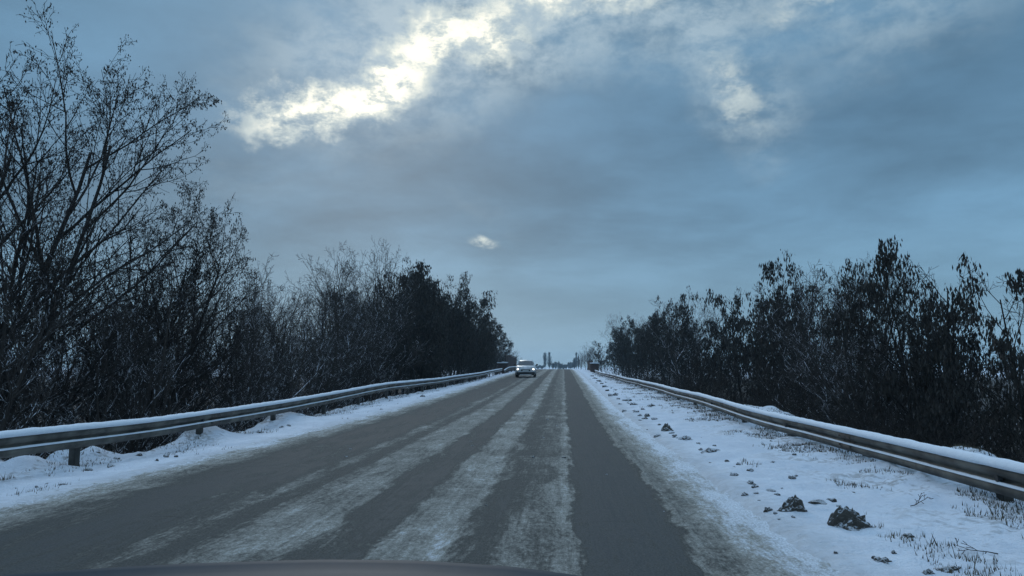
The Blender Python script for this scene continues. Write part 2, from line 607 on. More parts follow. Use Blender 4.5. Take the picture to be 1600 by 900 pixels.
M_GROUND = mat_ground()
M_ROAD = mat_road()
M_SNOW = mat_snow()
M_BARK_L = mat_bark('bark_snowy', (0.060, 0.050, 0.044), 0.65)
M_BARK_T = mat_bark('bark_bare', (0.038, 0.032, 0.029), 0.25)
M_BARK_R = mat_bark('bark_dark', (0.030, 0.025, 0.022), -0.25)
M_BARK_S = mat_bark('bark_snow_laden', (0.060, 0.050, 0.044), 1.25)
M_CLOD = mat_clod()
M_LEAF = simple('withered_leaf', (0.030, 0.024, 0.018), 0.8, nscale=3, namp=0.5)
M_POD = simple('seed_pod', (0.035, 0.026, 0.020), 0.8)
M_STEEL = simple('weathered_rail_steel', (0.105, 0.095, 0.078), 0.7, 0.15, nscale=2.2, namp=0.6, bmp=0.002)
M_SPLICE = simple('rusty_joint_steel', (0.075, 0.058, 0.043), 0.75, 0.1, nscale=8.0, namp=0.45, bmp=0.002)
M_POST = simple('post_steel', (0.06, 0.055, 0.048), 0.7, 0.2, nscale=6, namp=0.4, bmp=0.003)
M_DARK = simple('dark_rubber', (0.02, 0.02, 0.02), 0.7)
M_RUST = simple('red_brown_panel', (0.05, 0.03, 0.026), 0.8, nscale=2.5, namp=0.35, bmp=0.004)
M_GRASS = simple('dead_grass', (0.075, 0.062, 0.038), 0.85, nscale=2, namp=0.5)


# ------------------------------------------------------------------ ground and road
def graded(a, b, s0, k):
    r = [a]
    while r[-1] < b:
        r.append(r[-1] + max(s0, k * abs(r[-1])))
    return r


def build_ground():
    ds = sorted(set([-200, -120, -70, -40, -20, -10, -4, 0, 2] + graded(3.0, 260, 0.07, 0.011) + graded(264, 6000, 6, 0.06)))
    xs = np.concatenate([-np.array(graded(40, 6000, 3, 0.12))[::-1], np.arange(-39, -14, 1.0), np.arange(-14, -8.6, 0.22),
                         np.arange(-8.6, -5.2, 0.07), np.arange(-5.1, 1.5, 0.5), np.arange(1.55, 6.6, 0.055), np.arange(6.6, 12, 0.22),
                         np.arange(12, 39, 1.0), np.array(graded(40, 6000, 3, 0.12))])
    xs = np.unique(np.round(xs, 4))
    ds = np.array(ds)
    X, D = np.meshgrid(xs, ds)
    Z = ground(X, D)
    v = np.stack([X.ravel(), D.ravel(), Z.ravel()], 1)
    nx, nd = len(xs), len(ds)
    i = np.arange(nd - 1)[:, None] * nx + np.arange(nx - 1)[None]
    i = i.ravel()
    f = np.stack([i, i + 1, i + nx + 1, i + nx], 1)
    tag(link_mesh('ground', np_mesh('ground', v, f, M_GROUND, True)), kind='structure')


def build_road():
    ds = np.array(sorted(set([-200, -60, -20, -5, 0, 2] + graded(3.0, 60, 0.05, 0.006) + graded(61, 1500, 1, 0.02))))
    xs = np.unique(np.round(np.concatenate([np.arange(-6.1, -4.6, 0.06), np.arange(-4.6, 0.8, 0.15), np.arange(0.8, 2.25, 0.04)]), 4))
    X, D = np.meshgrid(xs, ds)
    Z = smooth_interp(road_z, D) + 0.0
    far = np.clip(25.0 / np.maximum(np.abs(D), 1), 0, 1)
    sl = sstep(0.92, 1.15, X) + sstep(4.85, 5.3, -X)
    n = fbm(X * 7 + 2, D * 5, 4, 0.65)
    ridge = np.exp(-((X - 1.06 - 0.05 * fbm(X * 0, D * 0.8, 3)) / 0.06) ** 2)
    Z = Z + sl * far * (0.012 + 0.055 * n) + ridge * far * np.maximum(0.02 + 0.05 * fbm(X * 9, D * 9, 3), 0)
    Z = Z - 0.04 * sstep(1.85, 2.2, X) - 0.04 * sstep(5.75, 6.05, -X)
    v = np.stack([X.ravel(), D.ravel(), Z.ravel()], 1)
    nx, nd = len(xs), len(ds)
    i = (np.arange(nd - 1)[:, None] * nx + np.arange(nx - 1)[None]).ravel()
    f = np.stack([i, i + 1, i + nx + 1, i + nx], 1)
    tag(link_mesh('road', np_mesh('road', v, f, M_ROAD, True)), kind='structure')


build_ground()
build_road()


# ------------------------------------------------------------------ guardrails
def sweep(prof, path, closed=True):
    """prof: list of (o, h); path: list of (x, y, z, side)"""
    V = []
    for j, (x, y, z, sg, fn) in enumerate(path):
        for k, (o, h) in enumerate(prof):
            dx, dz = fn(k) if fn else (0, 0)
            V.append((x + sg * (o + dx), y, z + h + dz))
    n = len(prof)
    m = len(path)
    Fs = []
    for j in range(m - 1):
        for k in range(n if closed else n - 1):
            a = j * n + k
            b_ = j * n + (k + 1) % n
            Fs.append((a, b_, b_ + n, a + n))
    return V, Fs


def build_guardrail(name, L, zfun, sg, d0, d1, posts, label, refl):
    root = empty(name, (L, posts[0], gz(L, posts[0])))
    tag(root, label, 'guardrail')
    rx, ry, rz_ = root.location
    wob = lambda d: 0.06 * math.sin(d * 0.21) + 0.03 * math.sin(d * 0.57 + 1) + 0.012 * math.sin(d * 1.55 + 2) * math.sin(d * .4)
    ds = np.arange(d0, d1, 0.25)
    zt = [float((zfun(d - .8) + zfun(d) + zfun(d + .8)) / 3) for d in ds]
    sec = [(0, 0), (0.012, 0.02), (0.062, 0.045), (0.068, 0.075), (0.062, 0.112), (0.012, 0.146), (0.004, 0.158), (0.010, 0.170), (0.064, 0.200),
           (0.070, 0.235), (0.064, 0.265), (0.012, 0.29), (0, 0.31)]
    back = [(o - 0.006, h) for o, h in sec][::-1]
    H = 0.31 + 0.07                                   # from beam bottom to the top of the snow
    path = [(L + wob(d) - rx, d - ry, z - H - rz_, sg, None) for d, z in zip(ds, zt)]
    V, Fs = sweep(sec + back, path)
    me = np_mesh('rail_beam', V, np.array(Fs), M_STEEL, False)
    link_mesh('beam', me, root)

    # snow lying on top and in the fold
    def snow(name_, prof, amp, seed):
        pa = []
        dd = np.arange(d0, d1, 0.10)
        zz = np.interp(dd, ds, zt)
        h = fbm(dd * 1.3 + seed, dd * 0 + seed, 5, 0.6)
        h2 = fbm(dd * 9 + seed, dd * 0 + 3 + seed, 3, 0.6)
        mz = max(q[1] for q in prof)
        lo = min(q[1] for q in prof)
        for i_, (d, z) in enumerate(zip(dd, zz)):
            a, b_ = h[i_], h2[i_]

            def fn(k, a=a, b_=b_, prof=prof):
                q = (prof[k][1] - lo) / (mz - lo)
                return ((a * 0.5 + b_ * 0.6) * amp * (1 if prof[k][0] > 0.05 else 0), q * (a + b_ * 0.5) * amp)
            pa.append((L + wob(d) - rx, d - ry, z - H - rz_, sg, fn))
        v_, f_ = sweep(prof, pa)
        link_mesh(name_, np_mesh(name_, v_, np.array(f_), M_SNOW, True), root)
    snow('snow_cap', [(-0.03, 0.285), (-0.035, 0.325), (-0.015, 0.355), (0.03, 0.362), (0.066, 0.345), (0.086, 0.312), (0.088, 0.282), (0.076, 0.272), (0.02, 0.275)], 0.036, 3)
    snow('snow_strip', [(0.044, 0.128), (0.046, 0.137), (0.058, 0.132), (0.070, 0.120), (0.074, 0.112), (0.066, 0.108), (0.05, 0.118)], 0.016, 40)
    # posts
    for i, d in enumerate(posts):
        z = float(np.interp(d, ds, zt)) - H
        g = gz(L, d)
        bm = bmesh.new()
        w, t_ = 0.13, 0.09
        px = L + wob(d) - sg * 0.07
        for (cx, cy, sx, sy) in ((0, 0, 0.008, w - 0.018), (t_ / 2, -w / 2, t_, 0.008), (t_ / 2, w / 2, t_, 0.008)):
            cxw = px - sg * (cx)
            hz = z + 0.30 - (g - 0.35)
            add_box(bm, (cxw - rx, d + cy - ry, (g - 0.35) + hz / 2 - rz_), (sx, sy, hz))
        # spacer block to the beam
        add_box(bm, (L + wob(d) - sg * 0.035 - rx, d - ry, z + 0.16 - rz_), (0.052, 0.10, 0.22))
        bm_obj('post', bm, M_POST, root)
        if refl(i):
            bm = bmesh.new()
            bmesh.ops.create_cone(bm, cap_ends=True, segments=14, radius1=0.042, radius2=0.034, depth=0.035,
                                  matrix=Matrix.Translation((L + wob(d) + sg * 0.05 - rx, d - ry - 0.2, z + 0.17 - rz_)) @ Matrix.Rotation(sg * R(90), 4, 'Y'))
            bm_obj('reflector', bm, M_DARK, root)
    # overlapping joints with their bolts
    for i, d in enumerate(posts[::2]):
        dd = np.arange(d - 0.2, d + 0.21, 0.2) + 0.35
        pth = [(L + wob(q) - rx, q - ry, float(np.interp(q, ds, zt)) - H - rz_, sg, None) for q in dd]
        se = [(o + 0.005, h) for o, h in sec[1:-1]]
        v_, f_ = sweep(se + [(o - 0.003, h) for o, h in se][::-1], pth)
        bm = bmesh.new()
        bm.from_mesh(np_mesh('tmp', v_, np.array(f_), M_STEEL))
        for q in dd[[0, 2]]:
            for h in (0.09, 0.22):
                bmesh.ops.create_cone(bm, cap_ends=True, segments=8, radius1=0.014, radius2=0.012, depth=0.03, matrix=Matrix.Translation(
                    (L + wob(q) + sg * 0.075 - rx, q - ry, float(np.interp(q, ds, zt)) - H - rz_ + h)) @ Matrix.Rotation(R(90), 4, 'Y'))
        bm_obj('splice_plate', bm, M_SPLICE, root)
    return root


postsL = [11.0 + 4.05 * i for i in range(-3, 20)]
postsR = [8.0 + 3.45 * i for i in range(-3, 28)]
build_guardrail('guardrail', LL, railL_z, 1, -12, 89.5, postsL, 'long snow capped steel guardrail along the left verge in front of bare thicket', lambda i: i % 2 == 0)
build_guardrail('guardrail', LR, railR_z, -1, -12, 102, postsR, 'long snow capped steel guardrail along the right verge below leafy trees', lambda i: i % 2 == 1)

# marker stake sticking up behind the left rail
root = tag(empty('marker_stake', (-7.62, 31.6, gz(-7.62, 31.6))), 'thin dark stake standing just proud of the left guardrail snow', 'stake')
bm = bmesh.new()
add_box(bm, (0, 0, 0.42), (0.05, 0.03, 1.16), bevel=0.004)
bm_obj('stake', bm, M_POST, root)


# ------------------------------------------------------------------ trees
def grow(seed, P):
    rnd = random.Random(seed)
    segs = []
    tips = []
    ga = 2.399963

    def norm(a):
        l = math.sqrt(a[0] ** 2 + a[1] ** 2 + a[2] ** 2) or 1
        return (a[0] / l, a[1] / l, a[2] / l)

    def tilt(d, ang, rot):
        ref = (0, 0, 1) if abs(d[2]) < 0.9 else (1, 0, 0)
        u = norm((d[1] * ref[2] - d[2] * ref[1], d[2] * ref[0] - d[0] * ref[2], d[0] * ref[1] - d[1] * ref[0]))
        w = (d[1] * u[2] - d[2] * u[1], d[2] * u[0] - d[0] * u[2], d[0] * u[1] - d[1] * u[0])
        s, c = math.sin(ang), math.cos(ang)
        cr, sr = math.cos(rot) * s, math.sin(rot) * s
        return norm((d[0] * c + u[0] * cr + w[0] * sr, d[1] * c + u[1] * cr + w[1] * sr, d[2] * c + u[2] * cr + w[2] * sr))

    maxl = P['levels'] - 1
    stack = []
    for s in range(P['stems']):
        a = rnd.random() * 6.283
        if P.get('dirs'):
            d = norm(P['dirs'][s % len(P['dirs'])])
        else:
            le = P['lean'] * (0.3 + 0.9 * rnd.random())
            d = norm((math.cos(a) * le, math.sin(a) * le, 1))
        p = (math.cos(a) * P.get('spread', 0.15), math.sin(a) * P.get('spread', 0.15), -0.4)
        k = P['len'] * (0.75 + 0.35 * rnd.random()) if s else P['len']
        stack.append((p, d, k, P['r'] * (0.7 + 0.3 * rnd.random()), 0))
    while stack:
        p, d, L, r, lv = stack.pop()
        n = P['nseg'][lv]
        st = L / n
        nodes = [(p, d, r)]
        q = p
        rt = r * P.get('taper', 0.25)
        for i in range(n):
            wv = P['wig'][lv]
            tr = P['trop'][lv]
            d = norm((d[0] + rnd.gauss(0, wv), d[1] + rnd.gauss(0, wv), d[2] + rnd.gauss(0, wv) + tr))
            q2 = (q[0] + d[0] * st, q[1] + d[1] * st, q[2] + d[2] * st)
            r2 = r + (rt - r) * (i + 1) / n
            segs.append((*q, *q2, max(nodes[-1][2], P['rmin']), max(r2, P['rmin']), lv))
            nodes.append((q2, d, r2))
            q = q2
        if lv < maxl:
            nc = P['nch'][lv]
            nc = max(1, int(nc * (0.8 + 0.4 * rnd.random())))
            s0 = P['start'][lv]
            rot = rnd.random() * 6.283
            for c in range(nc):
                tt = s0 + (1 - s0) * (c + rnd.random() * 0.8) / nc
                f = tt * n
                i = min(int(f), n - 1)
                w = min(f - i, 1)
                a_, b_ = nodes[i], nodes[i + 1]
                pp = tuple(a_[0][k] + (b_[0][k] - a_[0][k]) * w for k in range(3))
                rr = a_[2] + (b_[2] - a_[2]) * w
                rot += ga + rnd.gauss(0, 0.4)
                an = R(P['ang'][lv]) * (0.7 + 0.6 * rnd.random())
                dd = tilt(b_[1], an, rot)
                ll = L * P['ratio'][lv] * (1.15 - 0.65 * tt) * (0.7 + 0.6 * rnd.random())
                stack.append((pp, dd, ll, min(rr * 0.75, r * P['rr']), lv + 1))
        if lv >= maxl - 1:
            for nd in nodes[1:]:
                tips.append((nd[0], nd[1], lv))
    return segs, tips


def prism(segs, sides):
    """segs (n, 8): p0 p1 r0 r1 -> verts, faces"""
    p0, p1, r0, r1 = segs[:, 0:3], segs[:, 3:6], segs[:, 6], segs[:, 7]
    d = p1 - p0
    d /= np.maximum(np.linalg.norm(d, axis=1, keepdims=True), 1e-9)
    ref = np.where(np.abs(d[:, 2:3]) < 0.95, np.array([[0, 0, 1.0]]), np.array([[1.0, 0, 0]]))
    u = np.cross(d, ref)
    u /= np.linalg.norm(u, axis=1, keepdims=True)
    w = np.cross(u, d)
    n = len(segs)
    V = np.zeros((n, 2 * sides, 3))
    for k in range(sides):
        a = 2 * math.pi * (k + 0.5) / sides + (-math.pi / 2 - math.pi / 3 if sides == 3 else 0)
        o = u * math.cos(a) + w * math.sin(a)
        V[:, k] = p0 + o * r0[:, None]
        V[:, sides + k] = p1 + o * r1[:, None]
    b = (np.arange(n) * 2 * sides)[:, None]
    Fs = []
    for k in range(sides):
        j = (k + 1) % sides
        Fs.append(b + np.array([[k, j, sides + j, sides + k]]))
    return V.reshape(-1, 3), np.stack(Fs, 1).reshape(-1, 4)


def leaves(tips, rs, per, size, hang, spread, flat=0.35):
    P = np.array([t_[0] for t_ in tips])
    idx = np.repeat(np.arange(len(P)), per)
    n = len(idx)
    c = P[idx] + rs.normal(0, spread, (n, 3))
    ax = rs.normal(0, 1, (n, 3)) * (1 - hang)
    ax[:, 2] -= hang * 1.6
    ax /= np.linalg.norm(ax, axis=1, keepdims=True)
    sd_ = np.cross(ax, rs.normal(0, 1, (n, 3)))
    sd_ /= np.maximum(np.linalg.norm(sd_, axis=1, keepdims=True), 1e-6)
    L = size * (0.6 + 0.8 * rs.rand(n, 1))
    W = L * flat
    v = np.stack([c, c + ax * L * 0.5 + sd_ * W, c + ax * L, c + ax * L * 0.5 - sd_ * W], 1).reshape(-1, 3)
    return v, np.arange(n * 4).reshape(-1, 4)


class TreeKind:
    def __init__(self, seed, P, bark, leaf=None, leaf_mat=None, trunk_levels=1):
        segs, tips = grow(seed, P)
        A = np.array([s[:8] for s in segs])
        lv = np.array([s[8] for s in segs])
        self.h = max(float(A[:, 5].max()), P.get('hmin', 0))
        print('kind', seed, round(self.h, 2), len(A))
        T = A[lv < trunk_levels]
        C = A[lv >= trunk_levels]
        v, f = prism(T, 7)
        self.trunk = np_mesh('trunk', v, f, bark, True)
        v, f = prism(C[C[:, 6] > 0.02], 5) if (C[:, 6] > 0.02).any() else (np.zeros((0, 3)), np.zeros((0, 4), int))
        v2, f2 = prism(C[C[:, 6] <= 0.02], 3)
        self.crown = np_mesh('crown', np.vstack([v, v2]), np.vstack([f, f2 + len(v)]), bark, False)
        self.raw = (A, lv, tips)
        self.leaf = None
        if leaf:
            rs = np.random.RandomState(seed + 99)
            keep, per, size, hang, spread, flat = leaf
            rnd = random.Random(seed)
            # leaves hang in uneven clumps
            cl = [t_ for t_ in tips if t_[0][2] > self.h * (0.12 + 0.38 * rnd.random()) and (vnoise(np.array([t_[0][0] * 1.3 + 50]), np.array([t_[0][2] * 1.3 + t_[0][1] * 0.9 + 50]))[0] * 1.2 + rnd.random() * 0.5) > 1 - keep]
            v, f = leaves(cl, rs, per, size, hang, spread, flat)
            self.leaf = np_mesh('leaves', v, f, leaf_mat)
        self.nf = len(self.crown.polygons) + (len(self.leaf.polygons) if self.leaf else 0)

    def place(self, name, x, y, height, rz, label, cat, group=None, tilt=(0, 0), widen=1.0, sink=0.0):
        z = gz(x, y) - sink
        s = height / self.h
        root = empty(name, (x, y, z), rz, (s * widen, s * widen, s))
        root.rotation_euler = (tilt[0], tilt[1], rz)
        tag(root, label, cat, group)
        link_mesh('trunk', self.trunk, root)
        cr = link_mesh('crown', self.crown, root)
        if self.leaf:
            link_mesh('withered_leaves' if self.leaf.materials[0] == M_LEAF else 'seed_pods', self.leaf, cr)
        return root


BARE = dict(stems=4, spread=0.06, lean=0.28, len=6.6, r=0.075, levels=5, nseg=[9, 6, 5, 4, 3], wig=[0.06, 0.09, 0.12, 0.15, 0.2],
            trop=[0.03, 0.07, 0.06, 0.03, 0.0], nch=[9, 7, 5, 3, 0], start=[0.2, 0.15, 0.15, 0.15, 0], ang=[34, 36, 40, 42, 40],
            ratio=[0.5, 0.5, 0.5, 0.5, 0.5], rr=0.5, rmin=0.0045)
BIG = dict(stems=5, spread=0.1, lean=0.3, len=9.5, r=0.13, levels=5, nseg=[11, 8, 6, 5, 3], wig=[0.04, 0.07, 0.10, 0.14, 0.2],
           trop=[0.015, 0.05, 0.05, 0.02, -0.03], nch=[11, 8, 6, 4, 0], start=[0.22, 0.2, 0.15, 0.15, 0], ang=[36, 36, 40, 44, 40],
           ratio=[0.52, 0.48, 0.45, 0.45, 0.5], rr=0.48, rmin=0.004)
LEAFY = dict(stems=3, spread=0.06, lean=0.16, len=7.2, r=0.075, levels=4, nseg=[9, 6, 5, 4], wig=[0.06, 0.10, 0.14, 0.2],
             trop=[0.04, 0.07, 0.03, 0.0], nch=[12, 6, 4, 0], start=[0.3, 0.2, 0.15, 0], ang=[40, 42, 46, 40],
             ratio=[0.33, 0.5, 0.5, 0.5], rr=0.42, rmin=0.005)
SHRUB = dict(hmin=2.3, stems=9, spread=0.1, lean=0.95, len=2.9, r=0.022, levels=4, nseg=[9, 6, 4, 3], wig=[0.07, 0.12, 0.16, 0.2],
             trop=[-0.012, -0.01, 0.02, 0.0], nch=[9, 6, 4, 0], start=[0.2, 0.15, 0.15, 0], ang=[38, 42, 44, 40],
             ratio=[0.5, 0.5, 0.5, 0.5], rr=0.5, rmin=0.0042)

K_big = TreeKind(11, dict(BIG, dirs=[(0.34, 0.05, 1), (0.08, -0.1, 1), (-0.15, 0.1, 1), (0.52, 0.1, 1), (-0.4, -0.1, 1)]), M_BARK_T,
                 (0.45, 1, 0.05, 0.75, 0.03, 0.22), M_POD)
K_round = TreeKind(23, dict(BIG, stems=6, len=7.2, r=0.09, lean=0.36, nch=[12, 8, 6, 4, 0]), M_BARK_T, (0.28, 1, 0.05, 0.7, 0.03, 0.22), M_POD)
K_bare = [TreeKind(s, dict(BARE, stems=st, lean=le), M_BARK_L) for s, st, le in ((31, 4, 0.28), (32, 5, 0.36), (33, 3, 0.22), (34, 5, 0.30))]
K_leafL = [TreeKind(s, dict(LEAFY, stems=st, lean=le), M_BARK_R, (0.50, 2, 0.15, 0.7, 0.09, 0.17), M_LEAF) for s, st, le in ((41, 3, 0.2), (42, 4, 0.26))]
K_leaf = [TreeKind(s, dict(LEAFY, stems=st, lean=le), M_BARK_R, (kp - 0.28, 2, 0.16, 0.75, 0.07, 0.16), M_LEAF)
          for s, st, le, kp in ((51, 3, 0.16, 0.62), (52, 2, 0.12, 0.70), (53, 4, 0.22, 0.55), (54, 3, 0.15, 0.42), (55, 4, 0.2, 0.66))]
K_shrub = [TreeKind(s, dict(SHRUB, stems=st, lean=le), M_BARK_S) for s, st, le in ((61, 9, 0.95), (62, 8, 1.4), (63, 11, 0.8))]
K_shrubR = [TreeKind(s, dict(SHRUB, stems=st, lean=le, len=3.3), M_BARK_R) for s, st, le in ((71, 8, 0.8), (72, 9, 1.2))]


def sil(tab, px):
    return float(np.interp(px, [a for a, b in tab], [b for a, b in tab]))


SIL_L = [(0, 330), (150, 340), (300, 400), (390, 425), (440, 415), (500, 392), (555, 372), (590, 405), (650, 405), (700, 425), (740, 452), (762, 495), (790, 528), (812, 545)]
SIL_R = [(905, 545), (935, 512), (950, 490), (990, 480), (1020, 458), (1060, 452), (1090, 462), (1130, 425), (1165, 408), (1200, 436), (1250, 428),
         (1280, 430), (1312, 402), (1340, 435), (1390, 388), (1430, 372), (1480, 402), (1510, 455), (1560, 472), (1600, 415), (1700, 390)]


def top_at(px, py, x, y):
    a, b, c = ray(px, py)
    return CAM_Z + c / b * y


rnd = random.Random(5)

# the two big trees at the left edge
K_big.place('bare_tree', -15.6, 16.6, 15.0, R(10), 'tallest bare tree at the left edge, several stems and tiny hanging seed pods', 'tree')
K_big.place('bare_tree', -17.6, 16.0, 14.2, R(-80), 'tall bare tree cut by the left picture edge behind the tallest one', 'tree')
K_round.place('bare_tree', -13.6, 21.5, 11.2, R(40), 'rounded bushy bare tree right of the tallest one, above the left guardrail', 'tree', widen=0.82)
K_round.place('bare_tree', -14.6, 26.5, 8.6, R(170), 'smaller bushy bare tree behind the rounded one, before the thicket', 'tree')

LAB_TL = 'slender grey bare tree in the thicket behind the left guardrail'
G_TL = 'bare trees of the left thicket'
LAB_LL = 'dark tree keeping its withered leaves behind the far left guardrail'
G_LL = 'leafy trees near the bridge on the left'
LAB_RL = 'dark tree with hanging withered leaves in the row behind the right guardrail'
G_RL = 'withered leafy trees behind the right guardrail'


def rows(side, lanes, tab, chooser, spacing):
    for (L0, step, fac) in lanes:
        d = (7.5 if side > 0 else 11.0) + rnd.random() * step
        while d < 175:
            x = side * (L0 + rnd.uniform(-0.7, 0.7))
            y = d + rnd.uniform(-0.4, 0.4) * step
            px, _ = screen(x, y, 0)
            lo, hi = (905, 1760) if side > 0 else (-160, 822)
            if lo < px < hi and y > 3:
                jit = rnd.uniform(0.0, 1.0)
                rp = 1.3 * F_PX / y
                py = max(sil(tab, px), sil(tab, px - side * rp)) * 0.6 + 0.4 * sil(tab, px)
                py = py + (577 - py) * (1 - fac) + (577 - py) * (jit ** 1.3) * 0.27
                zt = top_at(px, py, x, y)
                h = zt - gz(x, y)
                chooser(x, y, px, h)
            d += step * rnd.uniform(0.75, 1.3) * (1 + max(d - 16, 0) / 38.0)


cnt = {'L': 0, 'R': 0}


def choose_right(x, y, px, h):
    k = rnd.choice(K_leaf)
    h = min(max(h, 4.5), 16)
    if px < 938:
        kb = rnd.choice(K_bare)
        kb.place('bare_tree', x, y, h, rnd.random() * 6.28, 'pale bare tree by the right end of the bridge', 'tree', 'bare trees by the right end of the bridge')
        return
    if rnd.random() < 0.16:
        rnd.choice(K_bare).place('bare_tree', x, y, h * 1.04, rnd.random() * 6.28, 'leafless tree showing twiggy tips between the leafy trees on the right', 'tree', 'leafless trees between the leafy ones on the right')
        return
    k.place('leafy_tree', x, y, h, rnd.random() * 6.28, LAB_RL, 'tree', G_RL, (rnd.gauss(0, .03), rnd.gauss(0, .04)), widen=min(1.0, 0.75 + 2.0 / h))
    cnt['R'] += 1


def choose_left(x, y, px, h):
    h = min(max(h, 4.5), 16)
    if 592 < px < 775:
        k = rnd.choice(K_leafL)
        k.place('leafy_tree', x, y, h, rnd.random() * 6.28, LAB_LL, 'tree', G_LL, (rnd.gauss(0, .03), rnd.gauss(0, .04)))
    elif px >= 775:
        k = rnd.choice(K_bare)
        k.place('bare_tree', x, y, h, rnd.random() * 6.28, 'distant bare tree by the left end of the bridge', 'tree', 'bare trees by the left end of the bridge')
    else:
        k = rnd.choice(K_bare)
        k.place('bare_tree', x, y, h, rnd.random() * 6.28, LAB_TL, 'tree', G_TL, (rnd.gauss(0, .04), rnd.gauss(0, .05)))
    cnt['L'] += 1


rows(1, [(9.3, 5.8, 0.90), (11.8, 4.6, 1.0)], SIL_R, choose_right, 2.6)
rows(-1, [(10.8, 4.4, 0.90), (13.0, 3.6, 1.0), (15.6, 6.5, 0.93)], SIL_L, choose_left, 3.0)

# trees that stand out in the outline on the right
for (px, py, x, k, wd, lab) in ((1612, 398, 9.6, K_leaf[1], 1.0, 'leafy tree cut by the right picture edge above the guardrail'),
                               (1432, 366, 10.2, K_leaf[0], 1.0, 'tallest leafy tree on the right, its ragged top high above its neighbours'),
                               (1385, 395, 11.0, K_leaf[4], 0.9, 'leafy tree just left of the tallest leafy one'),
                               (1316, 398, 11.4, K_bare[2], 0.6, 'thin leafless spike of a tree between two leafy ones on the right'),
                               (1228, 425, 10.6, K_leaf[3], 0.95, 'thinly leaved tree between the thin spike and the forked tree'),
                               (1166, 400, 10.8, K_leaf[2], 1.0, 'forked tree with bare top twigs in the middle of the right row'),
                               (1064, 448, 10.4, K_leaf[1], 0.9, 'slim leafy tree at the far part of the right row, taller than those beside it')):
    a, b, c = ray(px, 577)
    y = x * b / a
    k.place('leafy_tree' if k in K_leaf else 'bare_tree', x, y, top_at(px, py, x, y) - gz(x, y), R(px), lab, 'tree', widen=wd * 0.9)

for (px, py, x, k, wd, lab) in ((556, 364, -12.0, K_bare[0], 0.8, 'tallest bare tree of the left thicket, many fine upright tips'),
                               (505, 384, -12.6, K_bare[3], 0.8, 'upright bare tree just left of the tallest one in the thicket'),
                               (598, 380, -11.6, K_bare[1], 0.8, 'bare tree with leaning tips where the thicket meets the leafy trees'),
                               (438, 408, -12.4, K_bare[2], 0.9, 'bare tree in the dip of the thicket outline right of the rounded tree'),
                               (392, 405, -13.0, K_bare[0], 0.9, 'bare tree half hidden by the right side of the rounded tree'),
                               (655, 402, -10.8, K_leafL[0], 0.9, 'tallest leafy tree on the left beside the bare thicket'),
                               (712, 426, -10.4, K_leafL[1], 0.8, 'leafy tree second from the road end of the left row')):
    a, b, c = ray(px, 577)
    y = x * b / a
    k.place('leafy_tree' if k in K_leafL else 'bare_tree', x, y, top_at(px, py, x, y) - gz(x, y), R(px), lab, 'tree', widen=wd)

for (px, py, x, k, h_) in ((908, 548, 6.6, 0, 0), (916, 540, 7.4, 2, 0), (926, 533, 8.2, 3, 0)):
    a, b, c = ray(px, 577)
    y = min(x * b / a, 175)
    x = y * a / b
    K_bare[k].place('bare_tree', x, y, top_at(px, py, x, y) - gz(x, y), R(px * 7), 'pale bare tree by the right end of the bridge', 'tree', 'bare trees by the right end of the bridge')

# shrubs hanging towards the rails
for i in range(36):
    y = 9.5 + i * 1.7 + rnd.uniform(-.6, .6) + max(i - 16, 0) * 0.9
    x = -10.4 - rnd.random() * 1.4
    k = rnd.choice(K_shrub)
    near = y < 19
    k.place('bare_shrub', x, y, rnd.uniform(2.0, 3.4), rnd.random() * 6.28, 'low arching bare shrub with snowy twigs just behind the left guardrail', 'shrub',
            'shrubs behind the left guardrail', widen=1.15)
for i in range(24):
    y = 7.5 + i * 2.3 + rnd.uniform(-.7, .7) + max(i - 12, 0) * 1.2
    x = 7.2 + rnd.random() * 1.4
    k = rnd.choice(K_shrubR)
    k.place('bare_shrub', x, y, rnd.uniform(2.0, 3.2), rnd.random() * 6.28, 'dark bare shrub on the bank just behind the right guardrail', 'shrub',
            'shrubs behind the right guardrail', widen=1.15)


# deeper wood and undergrowth, uncountable: one object per side
def mass(name, label, cat, specs, mat, leafmat=None):
    """specs: (kind, x, y, height, rz, widen)"""
    Vs, Fs, off = [], [], 0
    LV, LF, lo = [], [], 0
    for (k, x, y, h, rz, wd, maxlv) in specs:
        A, lv, tips = k.raw
        B = A[lv <= maxlv].copy()
        s = h / k.h
        c, sn = math.cos(rz), math.sin(rz)
        Rm = np.array([[c, -sn, 0], [sn, c, 0], [0, 0, 1]])
        for a in (0, 3):
            B[:, a:a + 3] = (B[:, a:a + 3] * np.array([s * wd, s * wd, s])) @ Rm.T + np.array([x, y, gz(x, y)])
        B[:, 6:8] *= s
        B[:, 6:8] = np.maximum(B[:, 6:8], 0.006)
        v, f = prism(B, 3)
        Vs.append(v)
        Fs.append(f + off)
        off += len(v)
    o = link_mesh(name, np_mesh(name, np.vstack(Vs), np.vstack(Fs), mat))
    tag(o, label, cat, kind='stuff')
    return o


